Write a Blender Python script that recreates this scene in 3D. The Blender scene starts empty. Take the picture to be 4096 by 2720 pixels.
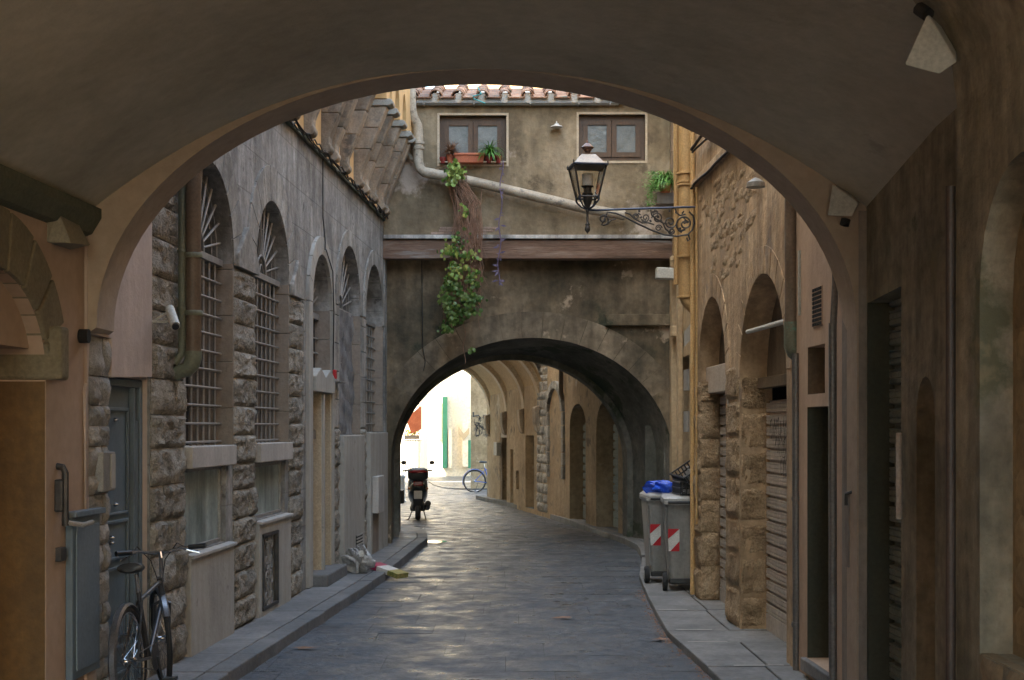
import bpy, bmesh, math, random
from mathutils import Vector, Matrix, Euler
from mathutils.geometry import tessellate_polygon
R = math.radians
random.seed(7)
sc = bpy.context.scene
COL = sc.collection
# ------------------------------------------------------------------ camera, sky, sun, exposure
cd = bpy.data.cameras.new('camera'); cam = bpy.data.objects.new('camera', cd); COL.objects.link(cam)
cam.location = (0, 0, 1.95); cam.rotation_euler = (R(90), 0, 0)
cd.lens = 50; cd.sensor_width = 36; cd.shift_y = 0.0864; cd.clip_end = 1000; cd.clip_start = 0.05
sc.camera = cam
SUN_EL = 52; SX, SY = -0.90, -0.43
w = bpy.data.worlds.new('World'); sc.world = w; w.use_nodes = True
nt = w.node_tree
bg = nt.nodes.get('Background') or nt.nodes.new('ShaderNodeBackground')
sky = nt.nodes.new('ShaderNodeTexSky'); sky.sky_type = 'NISHITA'; sky.sun_disc = False
sky.sun_elevation = R(SUN_EL); sky.sun_rotation = math.atan2(SX, SY) % (2*math.pi)
sky.air_density = 1.0; sky.dust_density = 2.6; sky.ozone_density = 0.5
tn = nt.nodes.new('ShaderNodeMix'); tn.data_type = 'RGBA'; tn.blend_type = 'MULTIPLY'; tn.inputs[0].default_value = 1; tn.inputs[7].default_value = (1.0, 1.035, .92, 1)
nt.links.new(sky.outputs[0], tn.inputs[6]); nt.links.new(tn.outputs[2], bg.inputs[0]); bg.inputs[1].default_value = 0.15
S = Vector((SX, SY, 0)).normalized()*math.cos(R(SUN_EL)) + Vector((0, 0, math.sin(R(SUN_EL))))
sd = bpy.data.lights.new('sun', 'SUN'); sd.energy = 4.6; sd.angle = R(0.53); sd.color = (1, 0.93, 0.82)
so = bpy.data.objects.new('sun', sd); COL.objects.link(so); so.rotation_euler = (-S).to_track_quat('-Z', 'Y').to_euler()
so.location = (-10, -5, 30)
sc.view_settings.view_transform = 'Standard'; sc.view_settings.look = 'None'
sc.view_settings.gamma = 1; sc.view_settings.exposure = 3.5
try: sc.view_settings.use_curve_mapping = False
except Exception: pass
try:
    sc.cycles.max_bounces = 10; sc.cycles.diffuse_bounces = 7; sc.cycles.glossy_bounces = 4
except Exception: pass

# ------------------------------------------------------------------ places
F = 3279.0
def at(x, y, Y): return Vector(((x-1180)/F*Y, Y, 1.95+(988-y)/F*Y))
def WL(u, d, z): return Vector((-3.25+.0549*u+d, u, z))     # left house line, d out into the street
def WR(u, d, z): return Vector((2.6-.035*u-d, u, z))        # right house line
def WF(u, d, z): return Vector((1.87-.19*(u-25.2)-d, u, z)) # right side beyond the bridge
def yl(x): return 10657.0/(1360-x)
def yr(x): return 8525.0/(x-1065)
def yf(x): return 6.658/((x-1180)/F+.19)
def lz(x, y): return 1.95+(988-y)/F*yl(x)
def rz(x, y): return 1.95+(988-y)/F*yr(x)
def fz(x, y): return 1.95+(988-y)/F*yf(x)
def lerp(a, b, t): return a+(b-a)*t

# ------------------------------------------------------------------ materials
def M(name, cols, scale=2.0, rough=.85, bump=.3, bscale=25, streak=0, metal=0, rand=0, obj=False,
      patch=None, patch2=None, fine=.25, spec=.4, emit=None, joints=None, roughvar=0, stretch=None, bdist=.02):
    m = bpy.data.materials.new(name); m.use_nodes = True
    N = m.node_tree.nodes; L = m.node_tree.links
    b = N['Principled BSDF']; b.inputs['Metallic'].default_value = metal
    b.inputs['Roughness'].default_value = rough
    b.inputs['Specular IOR Level'].default_value = spec
    tc = N.new('ShaderNodeTexCoord') if obj else N.new('ShaderNodeNewGeometry')
    P = tc.outputs['Object'] if obj else tc.outputs['Position']
    if stretch:
        mp = N.new('ShaderNodeMapping'); mp.inputs['Scale'].default_value = stretch; L.new(P, mp.inputs[0]); Pm = mp.outputs[0]
    else: Pm = P
    def noise(sc_, det=8, ro=.62, src=None):
        n = N.new('ShaderNodeTexNoise'); n.inputs['Scale'].default_value = sc_
        n.inputs['Detail'].default_value = det; n.inputs['Roughness'].default_value = ro
        L.new(src or Pm, n.inputs['Vector']); return n.outputs['Fac']
    def ramp(fac, stops):
        r = N.new('ShaderNodeValToRGB'); L.new(fac, r.inputs[0])
        e = r.color_ramp.elements
        while len(e) > 1: e.remove(e[-1])
        e[0].position = stops[0][0]; e[0].color = (*stops[0][1], 1)
        for p_, c in stops[1:]:
            x = e.new(p_); x.color = (*c, 1)
        return r.outputs[0]
    def mix(f, a, c, mode='MIX'):
        n = N.new('ShaderNodeMix'); n.data_type = 'RGBA'; n.blend_type = mode
        if isinstance(f, float): n.inputs[0].default_value = f
        else: L.new(f, n.inputs[0])
        for s, v in ((6, a), (7, c)):
            if isinstance(v, tuple): n.inputs[s].default_value = (*v, 1)
            else: L.new(v, n.inputs[s])
        return n.outputs[2]
    if len(cols) == 1: cols = [cols[0], tuple(c*.85 for c in cols[0])]
    st = [(.33+.34*i/(len(cols)-1), c) for i, c in enumerate(cols)]
    col = ramp(noise(scale), st)
    g = lambda v: (v, v, v)
    if fine: col = mix(1.0, col, ramp(noise(scale*12, 6), [(.3, g(1-fine)), (.7, g(1+fine*.6))]), 'MULTIPLY')
    if streak:
        mp = N.new('ShaderNodeMapping'); mp.inputs['Scale'].default_value = (4.5, 4.5, .7); L.new(P, mp.inputs[0])
        col = mix(1.0, col, ramp(noise(1.2, 6, .6, mp.outputs[0]), [(.36, g(1-streak)), (.66, g(1+streak*.45))]), 'MULTIPLY')
    for pt in (patch, patch2):
        if pt:
            pc, th, ps = pt
            f = ramp(noise(ps, 10, .66), [(th-.03, g(0)), (th+.03, g(1))])
            col = mix(f, col, pc)
    if rand:
        oi = N.new('ShaderNodeObjectInfo')
        col = mix(1.0, col, ramp(oi.outputs['Random'], [(0, g(1-rand)), (1, g(1+rand))]), 'MULTIPLY')
    if joints:
        bw, bh, ax = joints
        br = N.new('ShaderNodeTexBrick'); br.inputs['Scale'].default_value = 1
        br.inputs['Brick Width'].default_value = bw; br.inputs['Row Height'].default_value = bh
        br.inputs['Mortar Size'].default_value = .008; br.inputs['Mortar Smooth'].default_value = .3
        sp = N.new('ShaderNodeSeparateXYZ'); L.new(P, sp.inputs[0]); cb = N.new('ShaderNodeCombineXYZ')
        L.new(sp.outputs['Y' if ax == 'y' else 'X'], cb.inputs[0]); L.new(sp.outputs['Z'], cb.inputs[1])
        L.new(cb.outputs[0], br.inputs['Vector'])
        jf = br.outputs['Fac']
        jm = N.new('ShaderNodeMath'); jm.operation = 'MULTIPLY'; jm.inputs[1].default_value = .35; L.new(jf, jm.inputs[0])
        col = mix(jm.outputs[0], col, tuple(c*.5 for c in cols[0]))
    L.new(col, b.inputs['Base Color'])
    if roughvar:
        mr = N.new('ShaderNodeMapRange'); L.new(noise(scale*2.3), mr.inputs[0])
        mr.inputs[1].default_value = .3; mr.inputs[2].default_value = .7
        mr.inputs[3].default_value = rough-roughvar; mr.inputs[4].default_value = rough+roughvar
        L.new(mr.outputs[0], b.inputs['Roughness'])
    if bump:
        a1 = noise(bscale, 8, .65); a2 = noise(bscale*.22, 4, .5)
        ma = N.new('ShaderNodeMath'); ma.operation = 'MULTIPLY_ADD'; ma.inputs[1].default_value = 2.0
        L.new(a2, ma.inputs[0]); L.new(a1, ma.inputs[2])
        h = ma.outputs[0]
        if joints:
            mb = N.new('ShaderNodeMath'); mb.operation = 'SUBTRACT'; L.new(h, mb.inputs[0]); L.new(jf, mb.inputs[1]); h = mb.outputs[0]
        bp = N.new('ShaderNodeBump'); bp.inputs['Strength'].default_value = bump; bp.inputs['Distance'].default_value = bdist
        L.new(h, bp.inputs['Height']); L.new(bp.outputs[0], b.inputs['Normal'])
    if emit:
        b.inputs['Emission Color'].default_value = (*emit[0], 1); b.inputs['Emission Strength'].default_value = emit[1]
    return m
K = {}
K['vault'] = M('vault_plaster', [(.36, .33, .255), (.45, .415, .325), (.5, .465, .37)], .8, bump=.25, bscale=22, fine=.12, patch=((.35, .315, .25), .66, 1.3))
K['ring'] = M('warm_ring_plaster', [(.36, .285, .215), (.42, .34, .265)], 1.0, bump=.25, bscale=24, fine=.12)
K['vault_l'] = M('ochre_plaster', [(.37, .26, .18), (.43, .32, .24)], 1.0, bump=.15, bscale=40, fine=.1)
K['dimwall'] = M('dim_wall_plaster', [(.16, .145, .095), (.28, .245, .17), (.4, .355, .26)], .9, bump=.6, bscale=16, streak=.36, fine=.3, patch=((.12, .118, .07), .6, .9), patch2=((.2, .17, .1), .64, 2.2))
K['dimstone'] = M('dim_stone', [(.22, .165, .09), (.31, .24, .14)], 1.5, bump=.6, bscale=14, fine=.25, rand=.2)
K['surround'] = M('olive_brown_surround', [(.16, .135, .085), (.22, .19, .125)], 3, bump=.4)
K['moulding'] = M('green_grey_stone', [(.09, .1, .065), (.12, .12, .08)], 3, bump=.5)
K['pink'] = M('pink_plaster', [(.43, .345, .285), (.5, .4, .335)], 1.3, bump=.2, bscale=30, fine=.07, streak=.1)
K['pinkR'] = M('warm_pink_plaster', [(.44, .31, .22), (.51, .37, .265)], 1.2, bump=.2, bscale=30, fine=.08, streak=.14)
K['ashlar'] = M('grey_sandstone', [(.2, .188, .168), (.32, .305, .278), (.4, .385, .355)], 1.3, bump=.55, bscale=26, streak=.42, fine=.3, joints=(1.1, .42, 'y'), patch=((.11, .1, .09), .64, 2.5))
K['vouss'] = M('grey_sandstone_voussoir', [(.22, .205, .177), (.32, .298, .26), (.39, .37, .33)], 1.6, bump=.55, bscale=26, streak=.35, fine=.3, rand=.12)
K['rustic'] = M('rusticated_sandstone', [(.22, .195, .155), (.36, .325, .265), (.47, .43, .36)], 5, bump=1.0, bscale=30, bdist=.05, fine=.35, rand=.16)
K['mortar'] = M('recessed_joint', [(.13, .105, .08)], 6, bump=.4)
K['reveal'] = M('brown_reveal_stone', [(.23, .185, .145), (.31, .255, .2)], 1.8, bump=.35, bscale=30, fine=.15, streak=.1)
K['greyplaster'] = M('grey_plaster', [(.35, .33, .285), (.42, .395, .345)], 1.6, bump=.2, bscale=30, streak=.16, fine=.08, patch=((.25, .23, .2), .66, 3))
K['sill'] = M('pale_sill_stone', [(.4, .37, .33), (.48, .445, .4)], 3, bump=.2, fine=.12, streak=.15)
K['iron'] = M('dull_iron', [(.24, .23, .21), (.34, .32, .29)], 12, rough=.55, bump=.2, metal=.35, rand=.1)
K['darkiron'] = M('dark_iron', [(.045, .043, .042), (.08, .072, .065)], 12, rough=.5, bump=.2, metal=.4)
K['void'] = M('dark_interior', [(.02, .02, .02)], 1, rough=.9, bump=0)
K['glassdark'] = M('dusty_dark_glass', [(.03, .03, .032), (.06, .06, .06)], 3, rough=.25, bump=.05, spec=.6)
K['glassgreen'] = M('grimy_green_glass', [(.18, .24, .23), (.32, .39, .37), (.45, .5, .47)], 2.5, rough=.35, bump=.1, streak=.5, fine=.2, spec=.6)
K['sheet'] = M('dusty_grey_netting', [(.15, .15, .15), (.27, .26, .25)], 3, rough=.8, bump=.6, bscale=8, streak=.4)
K['bluedoor'] = M('slate_blue_metal', [(.1, .135, .16), (.135, .175, .2)], 3, rough=.5, bump=.08, fine=.1)
K['blueshaft'] = M('slate_blue_hatch', [(.13, .17, .205), (.165, .205, .24)], 3, rough=.55, bump=.1, fine=.15)
K['corbel'] = M('corbel_sandstone', [(.23, .185, .135), (.35, .285, .21), (.43, .36, .275)], 3.2, bump=.6, bscale=18, streak=.3, fine=.25, rand=.3, patch=((.16, .14, .115), .62, 3))
K['capstone'] = M('grey_capstone', [(.27, .26, .22), (.34, .32, .27)], 5, bump=.3)
K['orange'] = M('orange_plaster', [(.62, .38, .16), (.7, .45, .2)], 1.2, bump=.15, streak=.12, fine=.06)
K['bridgeU'] = M('weathered_upper_plaster', [(.13, .095, .055), (.25, .19, .115), (.38, .3, .2)], .8, bump=.45, bscale=16, streak=.22, fine=.25, patch=((.46, .375, .3), .61, .75), patch2=((.12, .09, .055), .6, 1.3))
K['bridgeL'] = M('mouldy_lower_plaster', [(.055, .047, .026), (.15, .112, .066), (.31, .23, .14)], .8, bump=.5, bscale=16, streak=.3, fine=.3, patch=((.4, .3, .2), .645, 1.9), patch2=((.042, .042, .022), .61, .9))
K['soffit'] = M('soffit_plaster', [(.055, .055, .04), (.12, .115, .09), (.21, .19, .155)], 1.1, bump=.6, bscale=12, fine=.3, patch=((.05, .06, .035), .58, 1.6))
K['ochredark'] = M('ochre_brown_reveal', [(.12, .065, .018), (.17, .095, .028)], 1.5, rough=.6, bump=.2, streak=.2)
K['beam'] = M('red_brown_beam', [(.12, .075, .05), (.2, .12, .08), (.3, .22, .165)], 2.2, bump=.5, bscale=20, fine=.3, stretch=(.35, 2, 4), patch=((.28, .25, .22), .6, 1.6))
K['ledge'] = M('white_streaked_ledge', [(.4, .37, .33), (.6, .57, .52)], 3, bump=.3, streak=.6)
K['winwood'] = M('brown_window_wood', [(.075, .042, .022), (.12, .07, .038)], 5, rough=.55, bump=.15, stretch=(1, 1, .3))
K['winglass'] = M('frosted_glass', [(.1, .105, .09), (.17, .17, .15)], 7, rough=.3, bump=.2, bscale=60, spec=.6)
K['patchpl'] = M('pale_window_surround', [(.45, .36, .25), (.55, .45, .33)], 4, bump=.2)
K['tile'] = M('terracotta_tile', [(.2, .1, .06), (.33, .17, .1), (.4, .28, .19)], 5, bump=.5, bscale=20, rand=.35, fine=.4, patch=((.12, .11, .08), .6, 4))
K['tilemort'] = M('tile_mortar', [(.4, .36, .3), (.5, .45, .38)], 8, bump=.6)
K['gutter'] = M('grey_gutter_metal', [(.34, .36, .38), (.42, .43, .44)], 6, rough=.4, metal=.6, bump=.1)
K['pipebeige'] = M('beige_paint_flaking', [(.33, .27, .19), (.46, .39, .3)], 5, rough=.55, bump=.2, patch=((.2, .17, .13), .6, 9), streak=.2)
K['pipeyellow'] = M('ochre_painted_pipe', [(.5, .31, .13), (.58, .37, .16)], 4, rough=.5, bump=.1, streak=.15)
K['pipebrown'] = M('brown_painted_pipe', [(.14, .1, .07), (.19, .14, .1)], 4, rough=.45, bump=.1, streak=.2, patch=((.12, .17, .13), .66, 4))
K['pipegrey'] = M('grey_pipe', [(.13, .125, .12), (.18, .17, .16)], 4, rough=.4, bump=.1, metal=.3)
K['pipegreen'] = M('oxidised_pipe', [(.14, .15, .11), (.2, .21, .15)], 5, rough=.5, bump=.15, patch=((.13, .26, .2), .62, 6))
K['rightwall'] = M('warm_rubble_plaster', [(.33, .22, .125), (.46, .32, .19), (.55, .4, .255)], 1.3, bump=.6, bscale=18, streak=.32, fine=.25, patch=((.27, .2, .14), .62, 2.2))
K['rightstone'] = M('warm_pier_stone', [(.26, .175, .1), (.42, .295, .175), (.51, .375, .24)], 5, bump=1.0, bscale=32, bdist=.045, fine=.4, rand=.12)
K['yellowwall'] = M('ochre_wall', [(.42, .3, .17), (.5, .37, .22)], 1.4, bump=.2, streak=.2)
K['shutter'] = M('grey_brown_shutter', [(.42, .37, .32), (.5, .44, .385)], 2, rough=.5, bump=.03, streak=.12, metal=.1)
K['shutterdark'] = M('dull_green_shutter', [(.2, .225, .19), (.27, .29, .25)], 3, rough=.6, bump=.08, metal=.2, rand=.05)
K['tymp'] = M('brown_tympanum_board', [(.13, .095, .06), (.19, .14, .09)], 2, bump=.2, streak=.3)
K['whitebar'] = M('white_painted_steel', [(.55, .52, .47)], 4, rough=.5, bump=.05)
K['lintel'] = M('lintel_stone', [(.4, .33, .26), (.48, .4, .32)], 4, bump=.3)
K['wet'] = M('puddle_water', [(.03, .03, .03)], 1, rough=.03, bump=.03, bscale=3, spec=.8)
K['road'] = M('worn_paving_stone', [(.06, .067, .078), (.085, .092, .103), (.12, .124, .13)], 1.2, rough=.44, bump=.9, bscale=7, bdist=.04, fine=.25, roughvar=.26, spec=.5)
K['dirt'] = M('joint_dirt', [(.07, .068, .062)], 6, bump=.5)
K['pave'] = M('pavement_stone', [(.13, .128, .126), (.18, .175, .17), (.24, .232, .22)], 1.6, rough=.65, bump=.35, bscale=22, fine=.25, rand=.1, roughvar=.12)
K['kerb'] = M('kerb_stone', [(.12, .12, .12), (.19, .185, .178)], 3, rough=.7, bump=.5, bscale=16, fine=.25, rand=.12)
K['ground'] = M('open_ground_paving', [(.22, .21, .19), (.3, .28, .25)], 1, bump=.3)
K['farwall'] = M('beige_lane_plaster', [(.25, .18, .1), (.39, .285, .17), (.49, .375, .235)], .9, bump=.5, bscale=14, streak=.14, fine=.25, patch=((.19, .145, .095), .6, 1.8), patch2=((.5, .42, .31), .64, 1.1))
K['farrib'] = M('pale_rib_plaster', [(.5, .42, .3), (.6, .5, .36)], 2, bump=.2)
K['farweb'] = M('ochre_web_plaster', [(.42, .3, .16), (.5, .36, .2)], 1.5, bump=.2)
K['rubble'] = M('grey_rubble', [(.2, .19, .17), (.38, .36, .32)], 6, bump=.9, rand=.2)
K['sunwall'] = M('white_sunlit_plaster', [(.7, .62, .48), (.76, .68, .54)], 1, bump=.1)
K['greenpaint'] = M('green_shutter_paint', [(.04, .2, .12), (.055, .24, .15)], 4, rough=.5, bump=.05)
K['tan'] = M('tan_stone_and_shadow', [(.45, .35, .22), (.5, .4, .27)], 4, bump=.1)  # stone trim, and the shadow panels on the sunlit facade
K['black'] = M('black_plastic', [(.018, .018, .018), (.03, .03, .03)], 6, rough=.45, bump=.05, spec=.5)
K['rubber'] = M('black_rubber', [(.02, .02, .02)], 8, rough=.8, bump=.1)
K['chrome'] = M('bright_metal', [(.55, .55, .56)], 8, rough=.22, metal=.95, bump=.02)
K['bikeframe'] = M('worn_silver_black_frame', [(.07, .075, .08), (.1, .1, .11)], 6, rough=.3, metal=.4, bump=.03)
K['bluepaint'] = M('blue_bike_paint', [(.03, .09, .35), (.04, .11, .4)], 6, rough=.35, bump=.02)
K['bronze'] = M('silver_brown_tube', [(.45, .36, .28)], 6, rough=.35, metal=.6, bump=.02)
K['bin'] = M('grey_bin_plastic', [(.27, .26, .24), (.33, .315, .29)], 2.5, rough=.5, bump=.1, fine=.15, streak=.3, patch=((.17, .155, .135), .64, 6))
K['binlid'] = M('pale_bin_rim', [(.45, .44, .42)], 5, rough=.45, bump=.05)
K['red'] = M('red_reflective', [(.55, .02, .03)], 8, rough=.4, bump=0)
K['white'] = M('white_reflective', [(.75, .73, .68)], 8, rough=.4, bump=.02)
K['bluebag'] = M('blue_plastic_bag', [(.02, .08, .62), (.03, .12, .75)], 8, rough=.25, bump=.6, bscale=18, spec=.6)
K['clearbag'] = M('crumpled_translucent_bag', [(.3, .28, .26), (.5, .48, .46), (.7, .69, .68)], 5, rough=.22, bump=1.0, bscale=14, spec=.7)
K['card'] = M('printed_carton', [(.6, .55, .48), (.68, .64, .58)], 4, rough=.55, bump=.05)
K['cardred'] = M('crimson_print', [(.38, .03, .09)], 4, rough=.4, bump=.03)
K['cardgreen'] = M('green_gold_print', [(.1, .14, .03), (.4, .3, .1)], 20, rough=.4, bump=.03)
K['leaf'] = M('green_leaf', [(.05, .125, .02), (.13, .23, .045), (.27, .34, .08)], 3, rough=.45, bump=.1, rand=.45, spec=.4)
K['leafyel'] = M('yellow_green_leaf', [(.2, .25, .04), (.33, .34, .09)], 3, rough=.5, bump=.1, rand=.25)
K['leafpur'] = M('purple_leaf', [(.1, .08, .14), (.17, .13, .2)], 6, rough=.5, bump=.1)
K['leafdry'] = M('dry_brown_leaf', [(.22, .11, .055), (.3, .17, .1)], 6, rough=.8, bump=.1)
K['stem'] = M('brown_stem', [(.2, .11, .07), (.34, .2, .13)], 6, rough=.8, bump=.2)
K['fern'] = M('fern_green', [(.07, .2, .03), (.12, .28, .05)], 5, rough=.5, bump=.1)
K['terra'] = M('terracotta_pot', [(.42, .12, .06), (.5, .16, .08)], 5, rough=.6, bump=.1)
K['redpot'] = M('dark_red_pot', [(.25, .035, .03)], 5, rough=.5, bump=.05)
K['copper'] = M('weathered_copper', [(.3, .24, .19), (.4, .33, .26)], 7, rough=.4, metal=.55, bump=.1)
K['copperdark'] = M('dark_copper', [(.14, .08, .06), (.2, .12, .09)], 8, rough=.35, metal=.7, bump=.1)
K['lampglass'] = M('milky_lamp_glass', [(.4, .36, .3), (.5, .45, .38)], 5, rough=.25, bump=.03)
K['bulb'] = M('opal_bulb_glass', [(.7, .7, .68), (.78, .78, .74)], 5, rough=.3, bump=.02)
K['lampbox'] = M('pale_lamp_housing', [(.42, .41, .36), (.5, .49, .43)], 4, rough=.5, bump=.05)
K['lampface'] = M('pale_blue_lamp_glass', [(.5, .55, .58)], 4, rough=.3, bump=.02)
K['cable'] = M('black_cable', [(.03, .027, .025)], 9, rough=.7, bump=.1)
K['rope'] = M('teal_rope', [(.08, .35, .36)], 9, rough=.7, bump=.1)
K['flower'] = M('yellow_flowers', [(.7, .5, .05), (.8, .65, .1)], 9, rough=.6, bump=.1)
K['awning'] = M('rust_red_awning', [(.4, .1, .04), (.48, .14, .06)], 4, rough=.7, bump=.1)
K['wooddoor'] = M('orange_brown_wood_door', [(.2, .1, .025), (.28, .15, .04)], 2, rough=.55, bump=.25, stretch=(4, 4, .4))
K['brick'] = M('pinkish_brick', [(.33, .22, .16), (.42, .3, .23)], 8, bump=.6, rand=.15)
K['ink'] = M('dark_spray_paint', [(.06, .055, .055)], 8, rough=.6, bump=0)
K['bluemetal'] = M('bluish_windscreen', [(.1, .11, .13)], 4, rough=.1, bump=0, spec=.8)
K['glassclear'] = None
def clear_glass():
    m = bpy.data.materials.new('lantern_pane_glass'); m.use_nodes = True
    N = m.node_tree.nodes; L = m.node_tree.links; N.clear()
    o = N.new('ShaderNodeOutputMaterial'); mx = N.new('ShaderNodeMixShader'); t = N.new('ShaderNodeBsdfTransparent')
    g = N.new('ShaderNodeBsdfGlossy'); g.inputs['Roughness'].default_value = .08; g.inputs['Color'].default_value = (.9, .88, .84, 1)
    t.inputs['Color'].default_value = (.87, .84, .78, 1)
    lw = N.new('ShaderNodeLayerWeight'); lw.inputs[0].default_value = .35
    L.new(lw.outputs['Facing'], mx.inputs[0]); L.new(t.outputs[0], mx.inputs[1]); L.new(g.outputs[0], mx.inputs[2]); L.new(mx.outputs[0], o.inputs[0])
    return m
K['pane'] = clear_glass()

K['bridgeV'] = M('mouldy_voussoir', [(.08, .066, .04), (.18, .138, .088), (.32, .245, .16)], .9, bump=.5, bscale=16, streak=.3, fine=.3, rand=.05, patch=((.4, .3, .2), .645, 1.9))
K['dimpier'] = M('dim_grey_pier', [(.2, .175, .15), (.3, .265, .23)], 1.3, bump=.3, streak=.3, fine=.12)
K['bluedoorR'] = M('dark_olive_board', [(.05, .055, .035)], 3, rough=.6, bump=.1)
K['piperust'] = M('dark_rust_pipe', [(.05, .035, .025), (.07, .048, .035)], 5, rough=.5, bump=.2)
K['lampboxdim'] = M('dull_lamp_housing', [(.2, .18, .13), (.25, .22, .16)], 5, rough=.6, bump=.1)
K['metalpanel'] = M('grey_metal_door', [(.16, .17, .17), (.24, .24, .24)], 4, rough=.4, bump=.1, metal=.4, streak=.4)
K['bluemetal2'] = M('blue_black_metal', [(.035, .045, .07), (.06, .07, .1)], 7, rough=.35, metal=.4, bump=.05)
K['bikemud'] = M('dull_silver_mudguard', [(.25, .26, .28)], 7, rough=.3, metal=.8, bump=.02)
K['scootpaint'] = M('dark_scooter_paint', [(.02, .025, .022), (.03, .035, .03)], 5, rough=.2, bump=0, spec=.6)
K['tail'] = M('red_light_lens', [(.3, .015, .015)], 5, rough=.2, bump=0, spec=.6)
K['amber'] = M('pale_amber_lens', [(.45, .2, .08)], 5, rough=.2, bump=0)

# ------------------------------------------------------------------ mesh builders
class MB:
    def __init__(s): s.v = []; s.f = []
    def add(s, vs, fs):
        k = len(s.v); s.v += [tuple(p) for p in vs]; s.f += [tuple(i+k for i in f) for f in fs]; return s
    def hexa(s, mp, u0, u1, z0, z1, d0, d1):
        p = [mp(u, d, z) for u in (u0, u1) for z in (z0, z1) for d in (d0, d1)]
        return s.add(p, [(0, 1, 3, 2), (4, 6, 7, 5), (0, 4, 5, 1), (2, 3, 7, 6), (0, 2, 6, 4), (1, 5, 7, 3)])
    def box(s, c, sz, rot=None):
        c = Vector(c); h = Vector(sz)/2; p = []
        for i in (-1, 1):
            for k in (-1, 1):
                for j in (-1, 1):
                    v = Vector((i*h.x, j*h.y, k*h.z))
                    if rot: v = rot @ v
                    p.append(c+v)
        return s.add(p, [(0, 1, 3, 2), (4, 6, 7, 5), (0, 4, 5, 1), (2, 3, 7, 6), (0, 2, 6, 4), (1, 5, 7, 3)])
    def prism(s, mp, poly, d0, d1, holes=()):
        loops = [list(poly)]+[list(h) for h in holes]
        flat = [p for l in loops for p in l]; n = len(flat)
        tris = tessellate_polygon([[Vector((p[0], p[1], 0)) for p in l] for l in loops])
        vs = [mp(p[0], d0, p[1]) for p in flat]+[mp(p[0], d1, p[1]) for p in flat]
        fs = [tuple(t) for t in tris]+[tuple(i+n for i in reversed(t)) for t in tris]
        k = 0
        for l in loops:
            m = len(l)
            for i in range(m): fs.append((k+i, k+(i+1) % m, n+k+(i+1) % m, n+k+i))
            k += m
        return s.add(vs, fs)
    def tube(s, pts, r, n=8, cap=True):
        pts = [Vector(p) for p in pts]; m = len(pts)
        rr = r if isinstance(r, (list, tuple)) else [r]*m
        prev = None; base = len(s.v); vs = []; fs = []
        for i in range(m):
            t = (pts[min(i+1, m-1)]-pts[max(i-1, 0)])
            t = t.normalized() if t.length > 1e-9 else Vector((0, 0, 1))
            if prev is None:
                a = Vector((0, 0, 1)) if abs(t.z) < .9 else Vector((1, 0, 0))
                x = t.cross(a).normalized()
            else:
                x = prev-t*prev.dot(t); x = x.normalized() if x.length > 1e-6 else t.orthogonal().normalized()
            prev = x; y = t.cross(x)
            for k in range(n):
                a = 2*math.pi*k/n; vs.append(pts[i]+(x*math.cos(a)+y*math.sin(a))*rr[i])
        for i in range(m-1):
            for k in range(n): fs.append((i*n+k, i*n+(k+1) % n, (i+1)*n+(k+1) % n, (i+1)*n+k))
        if cap: fs.append(tuple(range(n-1, -1, -1))); fs.append(tuple((m-1)*n+k for k in range(n)))
        return s.add(vs, fs)
    def lathe(s, prof, c, n=16, rot=None):
        c = Vector(c); vs = []; fs = []; m = len(prof)
        for r, z in prof:
            for k in range(n):
                a = 2*math.pi*k/n; v = Vector((r*math.cos(a), r*math.sin(a), z))
                if rot: v = rot @ v
                vs.append(c+v)
        for i in range(m-1):
            for k in range(n): fs.append((i*n+k, i*n+(k+1) % n, (i+1)*n+(k+1) % n, (i+1)*n+k))
        fs.append(tuple(range(n-1, -1, -1))); fs.append(tuple((m-1)*n+k for k in range(n)))
        return s.add(vs, fs)
    def torus(s, c, Rr, r, axis='x', n=32, k=8, a0=0, a1=2*math.pi):
        c = Vector(c); full = abs(a1-a0-2*math.pi) < 1e-6
        pts = []
        for i in range(n+1):
            a = a0+(a1-a0)*i/n
            p = (0, math.cos(a)*Rr, math.sin(a)*Rr) if axis == 'x' else ((math.cos(a)*Rr, math.sin(a)*Rr, 0) if axis == 'z' else (math.cos(a)*Rr, 0, math.sin(a)*Rr))
            pts.append(c+Vector(p))
        return s.tube(pts, r, k, cap=not full)
    def mesh(s, name, mat, smooth=False):
        me = bpy.data.meshes.new(name); me.from_pydata([tuple(v) for v in s.v], [], s.f); me.validate()
        bm = bmesh.new(); bm.from_mesh(me); bmesh.ops.recalc_face_normals(bm, faces=bm.faces); bm.to_mesh(me); bm.free()
        for m in (mat if isinstance(mat, (list, tuple)) else [mat]):
            me.materials.append(K[m] if isinstance(m, str) else m)
        if smooth:
            for p in me.polygons: p.use_smooth = True
            try: me.set_sharp_from_angle(angle=R(40 if smooth is True else smooth))
            except Exception: pass
        return me
    def build(s, name, mat, parent=None, smooth=False, bevel=0):
        o = bpy.data.objects.new(name, s.mesh(name, mat, smooth)); COL.objects.link(o)
        if parent is not None: attach(o, parent)
        if bevel:
            b = o.modifiers.new('bevel', 'BEVEL'); b.width = bevel; b.segments = 2; b.limit_method = 'ANGLE'
        return o
def world_t(o):
    t = o.location.copy() if o.parent is None else world_t(o.parent)+(o.matrix_parent_inverse.translation+o.location)
    return t
def attach(o, parent):
    o.parent = parent; o.matrix_parent_inverse = Matrix.Translation(-world_t(parent))
def put(me, name, parent, loc, rot=(0, 0, 0), scale=(1, 1, 1)):
    o = bpy.data.objects.new(name, me); COL.objects.link(o)
    o.location = loc; o.rotation_euler = rot; o.scale = scale
    if parent is not None: attach(o, parent)
    return o
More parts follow.
